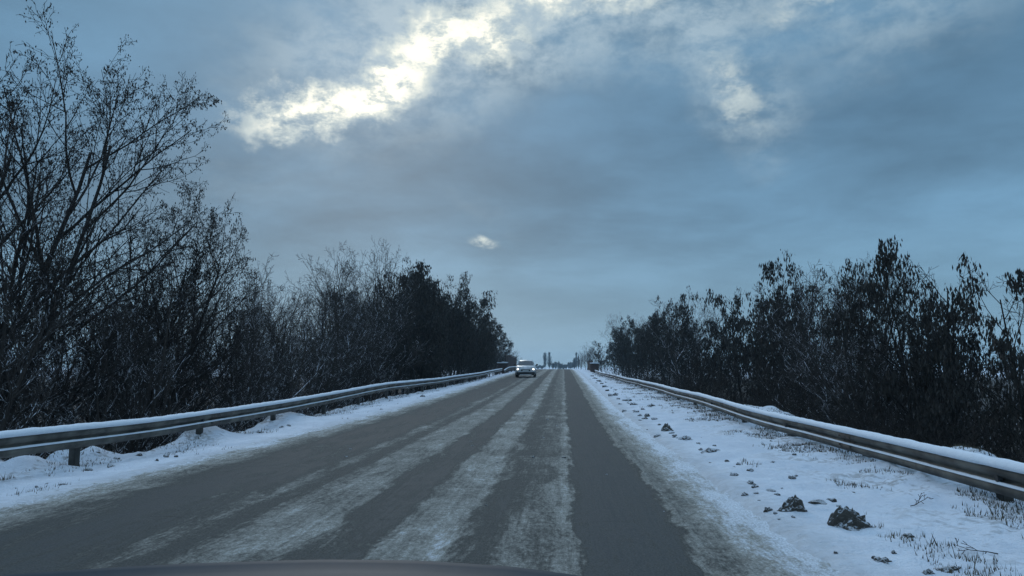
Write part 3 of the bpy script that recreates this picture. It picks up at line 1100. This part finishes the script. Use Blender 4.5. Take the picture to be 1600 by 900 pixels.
spec = []
for side in (1, -1):
    spec = []
    for i in range(95):
        d = 8 + 165 * (i / 95) ** 1.5
        x = side * rnd.uniform(9.5 if side > 0 else 11, 22)
        spec.append((rnd.choice(K_shrub + K_shrubR), x, d + rnd.uniform(-1, 1), rnd.uniform(2.2, 3.7), rnd.random() * 6.28, 1.1, 2))
    for i in range(10):
        d = 60 + 140 * (i / 10) ** 1.1
        x = side * rnd.uniform(17, 30)
        spec.append((rnd.choice(K_bare + K_leaf), x, d + rnd.uniform(-2, 2), rnd.uniform(4.8, 6.4) + d * 0.015, rnd.random() * 6.28, 1.0, 3))
    mass('undergrowth', 'dark tangled brushwood filling the wood behind the %s guardrail' % ('right' if side > 0 else 'left'), 'undergrowth', spec,
         M_BARK_R if side > 0 else M_BARK_L)
print('trees', cnt, [k.nf for k in [K_big, K_round] + K_bare + K_leaf + K_shrub])


# ------------------------------------------------------------------ far trees beyond the crest
def far_tree(name, x, y, h, w, shape, label, group=None, seed=0):
    rs = np.random.RandomState(seed)
    g = gz(x, y)
    root = tag(empty(name, (x, y, g)), label, 'tree', group)
    sg = np.array([[0, 0, -0.5, 0, 0, h * 0.97, w * 0.06, 0.03]])
    v, f = prism(sg, 6)
    link_mesh('trunk', np_mesh('trunk', v, f, M_BARK_R), root)
    n = 420
    t = rs.rand(n) ** 0.9
    if shape == 'column':
        prof = np.minimum(t * 6, 1) * (1 - t) ** 0.35
        el = 1.35
    elif shape == 'cone':
        prof = (1 - t) ** 0.9 + 0.03
        el = 0.25
    else:
        prof = np.sqrt(np.clip(1 - (2 * t - 0.95) ** 2, 0.02, 1))
        el = 0.8
    a = rs.rand(n) * 6.283
    prof = prof * (0.7 + 0.6 * vnoise(t * 7 + seed, t * 0 + seed)) * (0.85 + 0.3 * np.sin(a * 2 + seed))
    z0 = (0.08 if shape != 'round' else 0.12) * h + t * h * 0.84
    r = prof * w * (0.55 + 0.45 * rs.rand(n))
    p1 = np.stack([np.cos(a) * r, np.sin(a) * r, z0 + r * el * 0.7], 1)
    p0 = np.stack([p1[:, 0] * 0.08, p1[:, 1] * 0.08, z0 - r * el * 0.5], 1)
    sg = np.hstack([p0, p1, np.full((n, 1), 0.07), np.full((n, 1), 0.05)])
    if shape != 'column':
        sg[:, 6:] *= 1.5
    v, f = prism(sg, 3)
    link_mesh('crown', np_mesh('crown', v, f, M_BARK_R), root)


def far_at(px, d):
    a, b, c = ray(px, 577)
    return a / b * d


for i, (px, h_, lab) in enumerate([(851.5, 15.5, 'slim upright poplar on the horizon, left of the pair'), (858.5, 16.0, 'slim upright poplar on the horizon, right of the pair')]):
    far_tree('poplar', far_at(px, 650), 650, h_, 2.7, 'column', lab, seed=i)
for i, (px, h_) in enumerate([(900.5, 15.0), (904, 12.5), (897.5, 10.0)]):
    far_tree('poplar', far_at(px, 600), 600, h_, 2.2, 'column', ['tallest dim poplar right of the road on the horizon', 'dim poplar standing beside the tallest right hand one by the snow bank',
             'short dim poplar at the road side edge of the right hand group'][i], seed=10 + i)
for i, (px, h_, w_, sh) in enumerate([(864, 5.5, 3.0, 'round'), (868, 7.0, 3.2, 'round'), (873, 8.6, 3.0, 'cone'), (876, 5.5, 2.5, 'round'), (880.5, 4.2, 3, 'round'), (884.5, 4.2, 2.6, 'round'),
                                      (889, 7.0, 2.4, 'round'), (891.5, 8.0, 2.2, 'cone'), (894.5, 6.6, 2.4, 'round'), (845, 3.0, 3, 'round'), (838, 2.6, 3, 'round')]):
    far_tree('far_tree', far_at(px, 700), 700 + i * 4, h_, w_, sh, 'tiny hazy tree in the low clump where the road meets the horizon', 'hazy trees where the road ends', seed=30 + i)


# ------------------------------------------------------------------ bridge parapets and screens
def bridge_side(L, sg, y0, y1, hs, names, ys, ye):
    # low solid end panel with snow on its top, nearest the viewer
    g = gz(L, y0)
    root = tag(empty('bridge_parapet', (L, y0, g)), names[0], 'parapet')
    bm = bmesh.new()
    n = 6
    for i in range(n):
        add_box(bm, (0, (i + .5) * (y1 - y0) / n, 0.62), (0.14, (y1 - y0) / n - 0.12, 1.25), bevel=0.01)
    bm_obj('panel', bm, M_RUST, root)
    for i in range(n + 1):
        bm = bmesh.new()
        add_box(bm, (0, i * (y1 - y0) / n, 0.66), (0.22, 0.11, 1.5), bevel=0.01)
        bm_obj('post', bm, M_RUST, root)
    bm = bmesh.new()
    add_box(bm, (0, -0.6, 0.7), (1.15, 0.12, 1.15), bevel=0.01)
    bm_obj('end_panel', bm, M_RUST, root)
    bm = bmesh.new()
    add_box(bm, (0, -0.6, 1.34), (1.35, 0.30, 0.12), bevel=0.04)
    add_box(bm, (0, (y1 - y0) / 2, 1.44), (0.32, (y1 - y0), 0.07), bevel=0.03)
    bm_obj('snow_cap', bm, M_SNOW, root)
    # tall safety screen over the tracks
    g = gz(L, ys)
    root = tag(empty('bridge_screen', (L - sg * 0.25, ys, max(g, 0.9)), scale=(1, 1, hs)), names[1], 'screen')
    n = 8
    for i in range(n):
        bm = bmesh.new()
        add_box(bm, (0, (i + .5) * (ye - ys) / n, 1.15), (0.05, (ye - ys) / n - 0.1, 2.2), bevel=0.005)
        for q in range(3):
            add_box(bm, (0, (i + .5) * (ye - ys) / n, 0.3 + q * 0.85), (0.09, (ye - ys) / n - 0.1, 0.07))
        bm_obj('panel', bm, M_RUST, root)
    for i in range(n + 1):
        bm = bmesh.new()
        add_box(bm, (0, i * (ye - ys) / n, 1.17), (0.12, 0.09, 2.5), bevel=0.005)
        bm_obj('post', bm, M_RUST, root)


bridge_side(-7.45, 1, 91.5, 99, 1.0, ['low red brown bridge parapet with a snowy top at the end of the left guardrail',
            'tall red brown safety screen on the bridge left of the oncoming car'], 99.5, 122)
bridge_side(4.35, -1, 104, 118, 0.72, ['low red brown bridge parapet with a snowy top at the end of the right guardrail',
            'tall red brown safety screen on the bridge at the right roadside'], 119, 140)

# short curved rail end between the left verge and the bridge
root = tag(empty('guardrail', (-6.5, 88, gz(-6.5, 88))), 'short curved snow covered rail end beside the oncoming car', 'guardrail')
V, Fc = [], []
sec = [(0, 0.35), (0.07, 0.39), (0.01, 0.5), (0.07, 0.61), (0, 0.66), (-0.02, 0.66), (-0.02, 0.35)]
secs = [(-0.05, 0.64), (0.09, 0.64), (0.08, 0.70), (0.02, 0.73), (-0.05, 0.70)]
for nm, sc_, mt in (('beam', sec, M_STEEL), ('snow_cap', secs, M_SNOW)):
    pth = []
    for i in range(22):
        q = i / 21
        zz = -0.5 * max(0, 0.35 - q) ** 1.5 * 3
        pth.append((0.9 * (q ** 1.2) - 0.5, q * 16, zz + (road_z(88 + q * 16) - road_z(88)), 1, None))
    v_, f_ = sweep(sc_, pth)
    link_mesh(nm, np_mesh(nm, v_, np.array(f_), mt, True), root)
for i in range(5):
    q = (i + 0.5) / 5
    bm = bmesh.new()
    add_box(bm, (0.9 * (q ** 1.2) - 0.58, q * 16, road_z(88 + q * 16) - road_z(88) + 0.2), (0.09, 0.1, 0.9))
    bm_obj('post', bm, M_POST, root)


# ------------------------------------------------------------------ oncoming car
def build_car(x, y, z):
    paint, t, b = new_mat('white_car_paint')
    setc(b, 'Base Color', (0.62, 0.64, 0.66))
    setc(b, 'Roughness', 0.3)
    b.inputs['Coat Weight'].default_value = 0.2
    g = t.noise(t.n('ShaderNodeTexCoord').outputs['Object'], 3.5, 4)
    t.link(t.mix(t.mr(g, 0.3, 0.8), (0.56, 0.58, 0.60), (0.38, 0.38, 0.375)), b.inputs['Base Color'])
    black = simple('black_trim', (0.014, 0.014, 0.015), 0.5)
    glass, t, b = new_mat('car_glass')
    setc(b, 'Base Color', (0.03, 0.04, 0.045))
    setc(b, 'Roughness', 0.08)
    b.inputs['Specular IOR Level'].default_value = 0.5
    lamp, t, b = new_mat('headlight_glow')
    setc(b, 'Base Color', (0.9, 0.9, 0.85))
    setc(b, 'Emission Color', (1.0, 0.97, 0.86))
    b.inputs['Emission Strength'].default_value = 2.0
    plate, t, b = new_mat('number_plate')
    setc(b, 'Base Color', (0.6, 0.62, 0.62))
    metal = simple('rim_metal', (0.3, 0.3, 0.31), 0.4, 0.6)
    root = tag(empty('oncoming_car', (x, y, z), R(2.0)), 'white oncoming hatchback with both headlights lit on the snowy road', 'car')

    # side profile stations: (y from front, half width, z low, z shoulder, z top)
    def ring(yy, w, zl, zs, zt, wt):
        return [(-w * 0.94, yy, zl), (-w, yy, zl + 0.14), (-w, yy, zs - 0.12), (-w * 0.97, yy, zs), (-wt, yy, zt), (0, yy, zt + 0.02),
                (wt, yy, zt), (w * 0.97, yy, zs), (w, yy, zs - 0.12), (w, yy, zl + 0.14), (w * 0.94, yy, zl)]
    bm = bmesh.new()
    st = [(-2.0, 0.66, 0.30, 0.62, 0.66, 0.52), (-1.93, 0.80, 0.24, 0.76, 0.82, 0.62), (-1.72, 0.855, 0.22, 0.86, 0.92, 0.68), (-1.2, 0.87, 0.2, 0.92, 1.00, 0.72),
          (-0.95, 0.872, 0.2, 0.94, 1.02, 0.74), (0.6, 0.875, 0.2, 0.97, 1.03, 0.74), (1.6, 0.87, 0.24, 0.99, 1.04, 0.72), (1.92, 0.83, 0.3, 0.95, 1.0, 0.68), (2.0, 0.74, 0.36, 0.86, 0.92, 0.6)]
    loft(bm, [ring(*s) for s in st])
    body = bm_obj('body', bm, paint, root, True)

    def rg(yy, w, zb, wt, zt):
        return [(-w, yy, zb), (-(w + wt) / 2 - 0.02, yy, (zb + zt) / 2), (-wt, yy, zt - 0.04), (-wt * 0.8, yy, zt), (0, yy, zt + 0.02), (wt * 0.8, yy, zt), (wt, yy, zt - 0.04),
                ((w + wt) / 2 + 0.02, yy, (zb + zt) / 2), (w, yy, zb)]
    bm = bmesh.new()
    loft(bm, [rg(-0.98, 0.70, 0.98, 0.68, 1.02), rg(-0.42, 0.72, 0.98, 0.60, 1.36), rg(-0.2, 0.73, 0.98, 0.59, 1.44), rg(0.5, 0.74, 0.98, 0.60, 1.50), rg(1.3, 0.73, 0.98, 0.60, 1.46), rg(1.75, 0.70, 0.98, 0.60, 1.2), rg(1.9, 0.68, 0.95, 0.62, 1.0)])
    bm_obj('roof', bm, paint, root, True)
    # windscreen as its own pane a little proud of the cabin
    bm = bmesh.new()
    vs = [bm.verts.new(p) for p in ((-0.66, -1.00, 1.035), (0.66, -1.00, 1.035), (0.58, -0.42, 1.40), (-0.58, -0.42, 1.40))]
    vs2 = [bm.verts.new(p) for p in ((0, -1.03, 1.045), (0, -0.45, 1.43))]
    bm.faces.new((vs[0], vs2[0], vs2[1], vs[3]))
    bm.faces.new((vs2[0], vs[1], vs[2], vs2[1]))
    bm_obj('windscreen', bm, glass, root)
    for s in (-1, 1):
        bm = bmesh.new()
        f = [bm.verts.new(p) for p in ((s * 0.745, -0.72, 1.06), (s * 0.765, 1.5, 1.06), (s * 0.66, 1.2, 1.38), (s * 0.655, -0.25, 1.36))]
        bm.faces.new(f)
        bm_obj('side_window', bm, glass, root)
        bm = bmesh.new()
        bmesh.ops.create_uvsphere(bm, u_segments=10, v_segments=8, radius=0.5, matrix=Matrix.Translation((s * 0.98, -0.62, 1.07)) @ Matrix.Diagonal((0.22, 0.14, 0.15, 1)))
        add_box(bm, (s * 0.86, -0.6, 1.02), (0.14, 0.05, 0.04))
        bm_obj('door_mirror', bm, black, root, True)
        bm = bmesh.new()
        bmesh.ops.create_uvsphere(bm, u_segments=12, v_segments=8, radius=0.5, matrix=Matrix.Translation((s * 0.66, -1.93, 0.68)) @ Matrix.Diagonal((0.22, 0.16, 0.17, 1)))
        bm_obj('headlight', bm, lamp, root, True)
        bm = bmesh.new()
        add_box(bm, (s * 0.58, -1.87, 0.83), (0.34, 0.2, 0.035), bevel=0.01)
        bm_obj('daytime_light', bm, plate, root)
        for yy in (-1.27, 1.27):
            bm = bmesh.new()
            Mx = Matrix.Translation((s * 0.78, yy, 0.32)) @ Matrix.Rotation(R(90), 4, 'Y')
            bmesh.ops.create_cone(bm, cap_ends=True, segments=24, radius1=0.32, radius2=0.32, depth=0.22, matrix=Mx)
            bmesh.ops.bevel(bm, geom=[e for e in bm.edges if len(e.link_faces) == 2 and abs(e.calc_face_angle(0)) > 1], offset=0.03, segments=2, affect='EDGES')
            wh = bm_obj('wheel', bm, M_DARK, root, True)
            bm = bmesh.new()
            bmesh.ops.create_cone(bm, cap_ends=True, segments=18, radius1=0.19, radius2=0.17, depth=0.05, matrix=Matrix.Translation((s * 0.89, yy, 0.32)) @ Matrix.Rotation(R(90), 4, 'Y'))
            bm_obj('rim', bm, metal, wh, True)
    bm = bmesh.new()
    add_box(bm, (0, -1.96, 0.60), (0.86, 0.10, 0.20), bevel=0.03)
    bm_obj('grille', bm, black, root)
    bm = bmesh.new()
    add_box(bm, (0, -1.93, 0.34), (1.6, 0.20, 0.30), bevel=0.05)
    bm_obj('bumper', bm, black, root)
    bm = bmesh.new()
    add_box(bm, (0, -1.99, 0.22), (1.0, 0.12, 0.05), bevel=0.01)
    bm_obj('skid_plate', bm, plate, root)
    bm = bmesh.new()
    add_box(bm, (0, -2.03, 0.55), (0.52, 0.02, 0.11), bevel=0.004)
    bm_obj('number_plate', bm, plate, root)


cy = 64.0
a, b, c = ray(820, 577)
build_car(a / b * cy, cy + 2, float(road_z(cy + 2)) + 0.005)


# ------------------------------------------------------------------ bonnet of the car the photograph is taken from
def own_bonnet():
    paint, t, b = new_mat('dark_blue_grey_paint')
    P = t.n('ShaderNodeTexCoord').outputs['Object']
    t.link(t.mix(t.noise(P, 14, 5, 0.7), (0.014, 0.024, 0.034), (0.034, 0.050, 0.064)), b.inputs['Base Color'])
    setc(b, 'Roughness', 0.6)
    b.inputs['Specular IOR Level'].default_value = 0.12
    D = 1.75
    pts = [plane_y(px, py, D) for px, py in ((-120, 893), (0, 886), (250, 878), (500, 874), (650, 875.5), (800, 883), (930, 897), (1040, 915), (1160, 940))]
    lx = [p[0] for p in pts]
    lz = [p[1] for p in pts]
    xc = -0.45
    root = tag(empty('own_car', (xc, 1.2, 0)), 'dark blue grey bonnet of the viewing car along the bottom edge', 'car')
    xs = np.linspace(lx[0], lx[-1], 60)
    ys = [0.75, 0.9, 1.1, 1.3, 1.5, 1.60, 1.66, 1.70, 1.73, 1.75, 1.80, 1.9, 2.0, 2.06, 2.08]
    dz = [0.10, 0.095, 0.075, 0.052, 0.026, 0.006, -0.006, -0.008, -0.003, 0.0, -0.018, -0.06, -0.13, -0.24, -0.42]
    V = []
    for yy, dd in zip(ys, dz):
        for x in xs:
            V.append((x - xc, yy - 1.2 - 0.10 * ((x - xc) / 0.95) ** 2 * (yy > 1.0), float(np.interp(x, lx, lz)) + dd))
    n = len(xs)
    Fs = [(j * n + i, j * n + i + 1, (j + 1) * n + i + 1, (j + 1) * n + i) for j in range(len(ys) - 1) for i in range(n - 1)]
    link_mesh('bonnet', np_mesh('bonnet', V, np.array(Fs), paint, True), root)
    for s in (-1, 1):
        bm = bmesh.new()
        add_box(bm, (s * 0.90, 0.1, 0.62), (0.08, 1.35, 0.40), bevel=0.03)
        bm_obj('front_wing', bm, paint, root)
    bm = bmesh.new()
    add_box(bm, (0, 0.80, 0.42), (1.7, 0.16, 0.42), bevel=0.05)
    bm_obj('bumper', bm, paint, root)


own_bonnet()


# ------------------------------------------------------------------ clods of frozen dirty snow
def clod_mesh(seed, jag=0.8, sub=3):
    rs = np.random.RandomState(seed)
    bm = bmesh.new()
    bmesh.ops.create_icosphere(bm, subdivisions=sub, radius=0.5)
    o = rs.rand(3) * 40
    for v in bm.verts:
        c = v.co
        n = fbm(np.array([c.x * 2.4 + o[0] + c.z * 1.1]), np.array([c.y * 2.4 + o[1] - c.z * 1.4]), 4, 0.65)[0]
        n2 = fbm(np.array([c.x * 9 + o[2] + c.z * 5]), np.array([c.y * 9 + c.z * 6]), 2)[0]
        k = 1 + jag * 2.2 * n + jag * 0.7 * n2
        v.co = Vector((c.x * k, c.y * k, max(c.z, -0.25) * k * (1.0 + 0.5 * n)))
    me = bpy.data.meshes.new('clod')
    bm.to_mesh(me)
    bm.free()
    me.materials.append(M_CLOD)
    return me


def slab_mesh(seed, peak):
    """a broken slab of ploughed snow: steep dark faces and a jagged peak"""
    rs = np.random.RandomState(seed)
    bm = bmesh.new()
    bmesh.ops.create_icosphere(bm, subdivisions=4, radius=0.5)
    for v in bm.verts:
        c = v.co.copy()
        ang = c.x
        hgt = 0.5 + (0.9 - abs(ang - peak) * 1.6) * 0.5
        n = fbm(np.array([c.x * 5 + seed]), np.array([c.z * 5 + c.y * 4]), 5, 0.7)[0]
        n2 = fbm(np.array([c.x * 14 + seed]), np.array([c.z * 10 + c.y * 9]), 3, 0.7)[0]
        z = c.z
        if z > 0:
            z = z * hgt * 1.5 + (n2 * 0.9 + n * 0.8) * z
        v.co = Vector((c.x * (1.05 + 0.6 * n) + 0.05 * z, c.y * (0.75 - 0.45 * max(z, 0)) * (1 + 1.3 * n + 0.5 * n2), max(z, -0.2)))
    me = bpy.data.meshes.new('slab')
    bm.to_mesh(me)
    bm.free()
    me.materials.append(M_CLOD)
    return me


def ground_hit(px, py):
    a, b, c = ray(px, py)
    zg = 0.0
    for _ in range(12):
        tt = (zg - CAM_Z) / c
        x, y = a * tt, b * tt
        on = -5.45 < x < 1.75
        zg = 0.5 * zg + 0.5 * (float(road_z(y)) if on else gz(x, y))
    return x, y, zg


clods = [clod_mesh(i) for i in range(8)]


def put_clod(me, px, py, wpx, asp, label, group=None, rz=None, name='snow_clod', dep=0.8):
    x, y, z = ground_hit(px, py)
    w = wpx / F_PX * y
    o = link_mesh(name, me)
    o.location = (x, y + w * 0.3, z - 0.12 * w * asp)
    o.scale = (w, w * dep, w * asp)
    o.rotation_euler = (0, 0, rnd.random() * 6.28 if rz is None else rz)
    tag(o, label, 'snow clod', group)
    return o


put_clod(slab_mesh(3, -0.1), 1335, 828, 60, 0.85, 'largest dark jagged chunk of frozen dirty snow on the right verge', rz=R(-12))
put_clod(slab_mesh(8, 0.1), 1241, 800, 44, 0.74, 'second largest jagged dirty snow chunk, left of the largest one', rz=R(6))
put_clod(slab_mesh(12, -0.15), 1043, 674, 19, 0.95, 'upright jagged brown clod alone in the snow beside the road edge', rz=R(10))
put_clod(clods[1], 1112, 706, 24, 0.55, 'flat twisted brown clod on the verge between road and right guardrail', rz=R(5))
put_clod(clods[2], 1073, 688, 22, 0.5, 'low dirty clod between the upright jagged one and the flat twisted one', rz=0)
small = [(1148, 744, 13, .7), (1155, 727, 9, 1), (961, 618, 9, .8), (955, 619, 9, .9), (980, 627, 13, .6), (989, 633, 11, .7), (994, 644, 9, .7), (975, 643, 7, .7),
         (1013, 651, 10, 1), (1009, 655, 9, .9), (1017, 636, 14, .6), (1024, 656, 10, .6), (1028, 682, 12, .5), (1237, 748, 12, .7), (1173, 736, 8, .8), (1173, 756, 12, .7),
         (1181, 762, 11, .6), (1183, 772, 8, .7), (1166, 774, 12, .6), (1205, 768, 14, .4), (1215, 774, 8, .7), (1200, 799, 13, .9), (1280, 787, 20, .45), (1302, 785, 13, .8), (1312, 793, 8, .8),
         (1383, 880, 26, .6), (1455, 898, 16, .7), (1485, 893, 34, .4), (1422, 840, 16, .6), (1398, 865, 10, .8), (1370, 874, 10, .8), (1307, 865, 7, .8), (1092, 694, 7, .8), (1046, 716, 8, .6), (1095, 704, 8, .8), (1137, 721, 7, .8),
         (930, 592, 6, .7), (936, 596, 7, .7), (925, 588, 6, .7), (945, 605, 8, .7), (940, 600, 6, .8), (968, 632, 7, .7), (1000, 650, 7, .7), (1032, 664, 7, .6), (1050, 678, 8, .7), (949, 611, 7, .8), (966, 624, 6, .8), (1005, 640, 8, .6)]
rc = random.Random(21)
for i in range(42):
    q = rc.random()
    cx_ = np.interp(q, [0, .25, .6, 1], [925, 985, 1085, 1300])
    cy_ = np.interp(q, [0, .25, .6, 1], [590, 632, 700, 800])
    sc_ = np.interp(q, [0, .25, .6, 1], [4, 12, 34, 60])
    small.append((cx_ + rc.gauss(0, 1) * sc_, cy_ + rc.gauss(0, .5) * sc_, np.interp(q, [0, 1], [3.0, 8.0]) * rc.uniform(.5, 1.2), rc.uniform(.5, .9)))
for i, (px, py, w, a_) in enumerate(small):
    if ground_hit(px, py)[0] < 1.7:
        continue
    put_clod(clods[i % 8], px, py, w * 1.05, a_, 'small dark clod of dirty snow strewn on the right verge', 'small clods on the right verge')
for i, (px, py, w, a_) in enumerate([(659, 620, 9, .9), (742, 600, 7, 1.3), (595, 640, 5, .7), (180, 717, 11, .6), (150, 713, 12, .6), (172, 730, 14, .6), (96, 758, 10, .6), (56, 762, 6, .9), (71, 757, 6, .8),
                                     (215, 712, 12, .6), (244, 720, 8, .8), (258, 714, 8, .9), (275, 714, 6, .9), (291, 703, 8, .6), (135, 735, 14, .6), (440, 668, 8, .6), (450, 665, 7, .8), (405, 676, 8, .6)]):
    put_clod(clods[(i + 3) % 8], px, py, w, a_, 'small dark clod of dirty snow on the left verge', 'small clods on the left verge')
for i, (px, py, w) in enumerate([(819, 650, 6), (832, 647, 3), (855, 656, 4), (870, 666, 4), (849, 684, 5), (826, 673, 3), (882, 716, 8), (833, 715, 7), (547, 702, 5), (540, 714, 5), (777, 723, 3), (760, 745, 3), (735, 690, 4),
                                 (738, 697, 4), (760, 790, 5), (948, 742, 4), (609, 684, 3), (1038, 800, 4)]):
    put_clod(clods[(i + 5) % 8], px, py, w, 0.6, 'small black lump lying on the salted road surface', 'lumps on the road', name='dirt_lump')


# ------------------------------------------------------------------ dead grass and weeds on the verges
def blades():
    rs = np.random.RandomState(4)
    X, D = [], []
    for (n, xa, xb, da, db) in ((60000, 2.5, 6.2, 4.5, 45), (20000, 3.4, 5.4, 12, 95), (20000, -8.6, -6.7, 8, 70), (4000, -6.9, -5.9, 8, 40)):
        x = rs.uniform(xa, xb, n)
        d = da * (db / da) ** rs.rand(n)
        m = fbm(x * 1.5 + 60, d * 1.0 + 4, 4) + 0.35 * fbm(x * 6, d * 6, 3)
        dens = np.where(x > 0, sstep(2.3, 4.4, x), sstep(5.9, 7.6, -x))
        keep = (m + (dens - 0.5) * 0.26 > 0.12)
        X.append(x[keep])
        D.append(d[keep])
    x = np.concatenate(X)
    d = np.concatenate(D)
    z = ground(x, d)
    n = len(x)
    h = rs.uniform(0.015, 0.055, n) * (1 + (rs.rand(n) > 0.96) * 1.5)
    w = rs.uniform(0.0025, 0.006, n) * (1 + d / 30)
    a = rs.rand(n) * 6.283
    lean = rs.normal(0, 0.35, (n, 2))
    b0 = np.stack([x - np.cos(a) * w, d - np.sin(a) * w, z - 0.02], 1)
    b1 = np.stack([x + np.cos(a) * w, d + np.sin(a) * w, z - 0.02], 1)
    tp = np.stack([x + lean[:, 0] * h, d + lean[:, 1] * h, z + h], 1)
    v = np.stack([b0, b1, tp], 1).reshape(-1, 3)
    o = link_mesh('dead_grass', np_mesh('dead_grass', v, np.arange(n * 3).reshape(-1, 3), M_GRASS))
    tag(o, 'short dead grass poking through the snow along both guardrails', 'grass', kind='stuff')
    print('blades', n)


blades()


def twig(px, py, L, rz, label):
    x, y, z = ground_hit(px, py)
    segs, _ = grow(int(px), dict(stems=1, spread=0, lean=0, dirs=[(1, 0.2, 0.12)], len=L, r=0.006, levels=3, nseg=[5, 3, 2], wig=[.12, .2, .2], trop=[0, .04, 0], nch=[5, 3, 0],
                                 start=[.2, .2, 0], ang=[40, 40, 40], ratio=[.5, .5, .5], rr=.7, rmin=0.0025))
    A = np.array([s[:8] for s in segs])
    A[:, [2, 5]] += 0.42
    v, f = prism(A, 4)
    o = link_mesh('twig', np_mesh('twig', v, f, M_BARK_R))
    o.location = (x, y, z)
    o.rotation_euler = (0, 0, rz)
    tag(o, label, 'twig')


twig(1423, 794, 0.28, R(20), 'dark forked twig lying on the snow below the right guardrail')
twig(1560, 870, 0.3, R(150), 'thin twig lying on the snow in the bottom right corner')

# ------------------------------------------------------------------ haze
HAZE = 0.00036
bm = bmesh.new()
add_box(bm, (0, 500, 9.5), (3000, 1500, 35))
m = bpy.data.materials.new('winter_air')
m.use_nodes = True
t = NT(m.node_tree)
o = t.n('ShaderNodeOutputMaterial')
pv = t.n('ShaderNodeVolumePrincipled')
pv.inputs['Color'].default_value = (0.62, 0.82, 0.95, 1)
pv.inputs['Density'].default_value = HAZE
t.link(pv.outputs[0], o.inputs['Volume'])
USE_HAZE = True
if USE_HAZE:
    hz = bm_obj('haze', bm, m)
    tag(hz, 'thin cold winter haze', 'haze', kind='stuff')
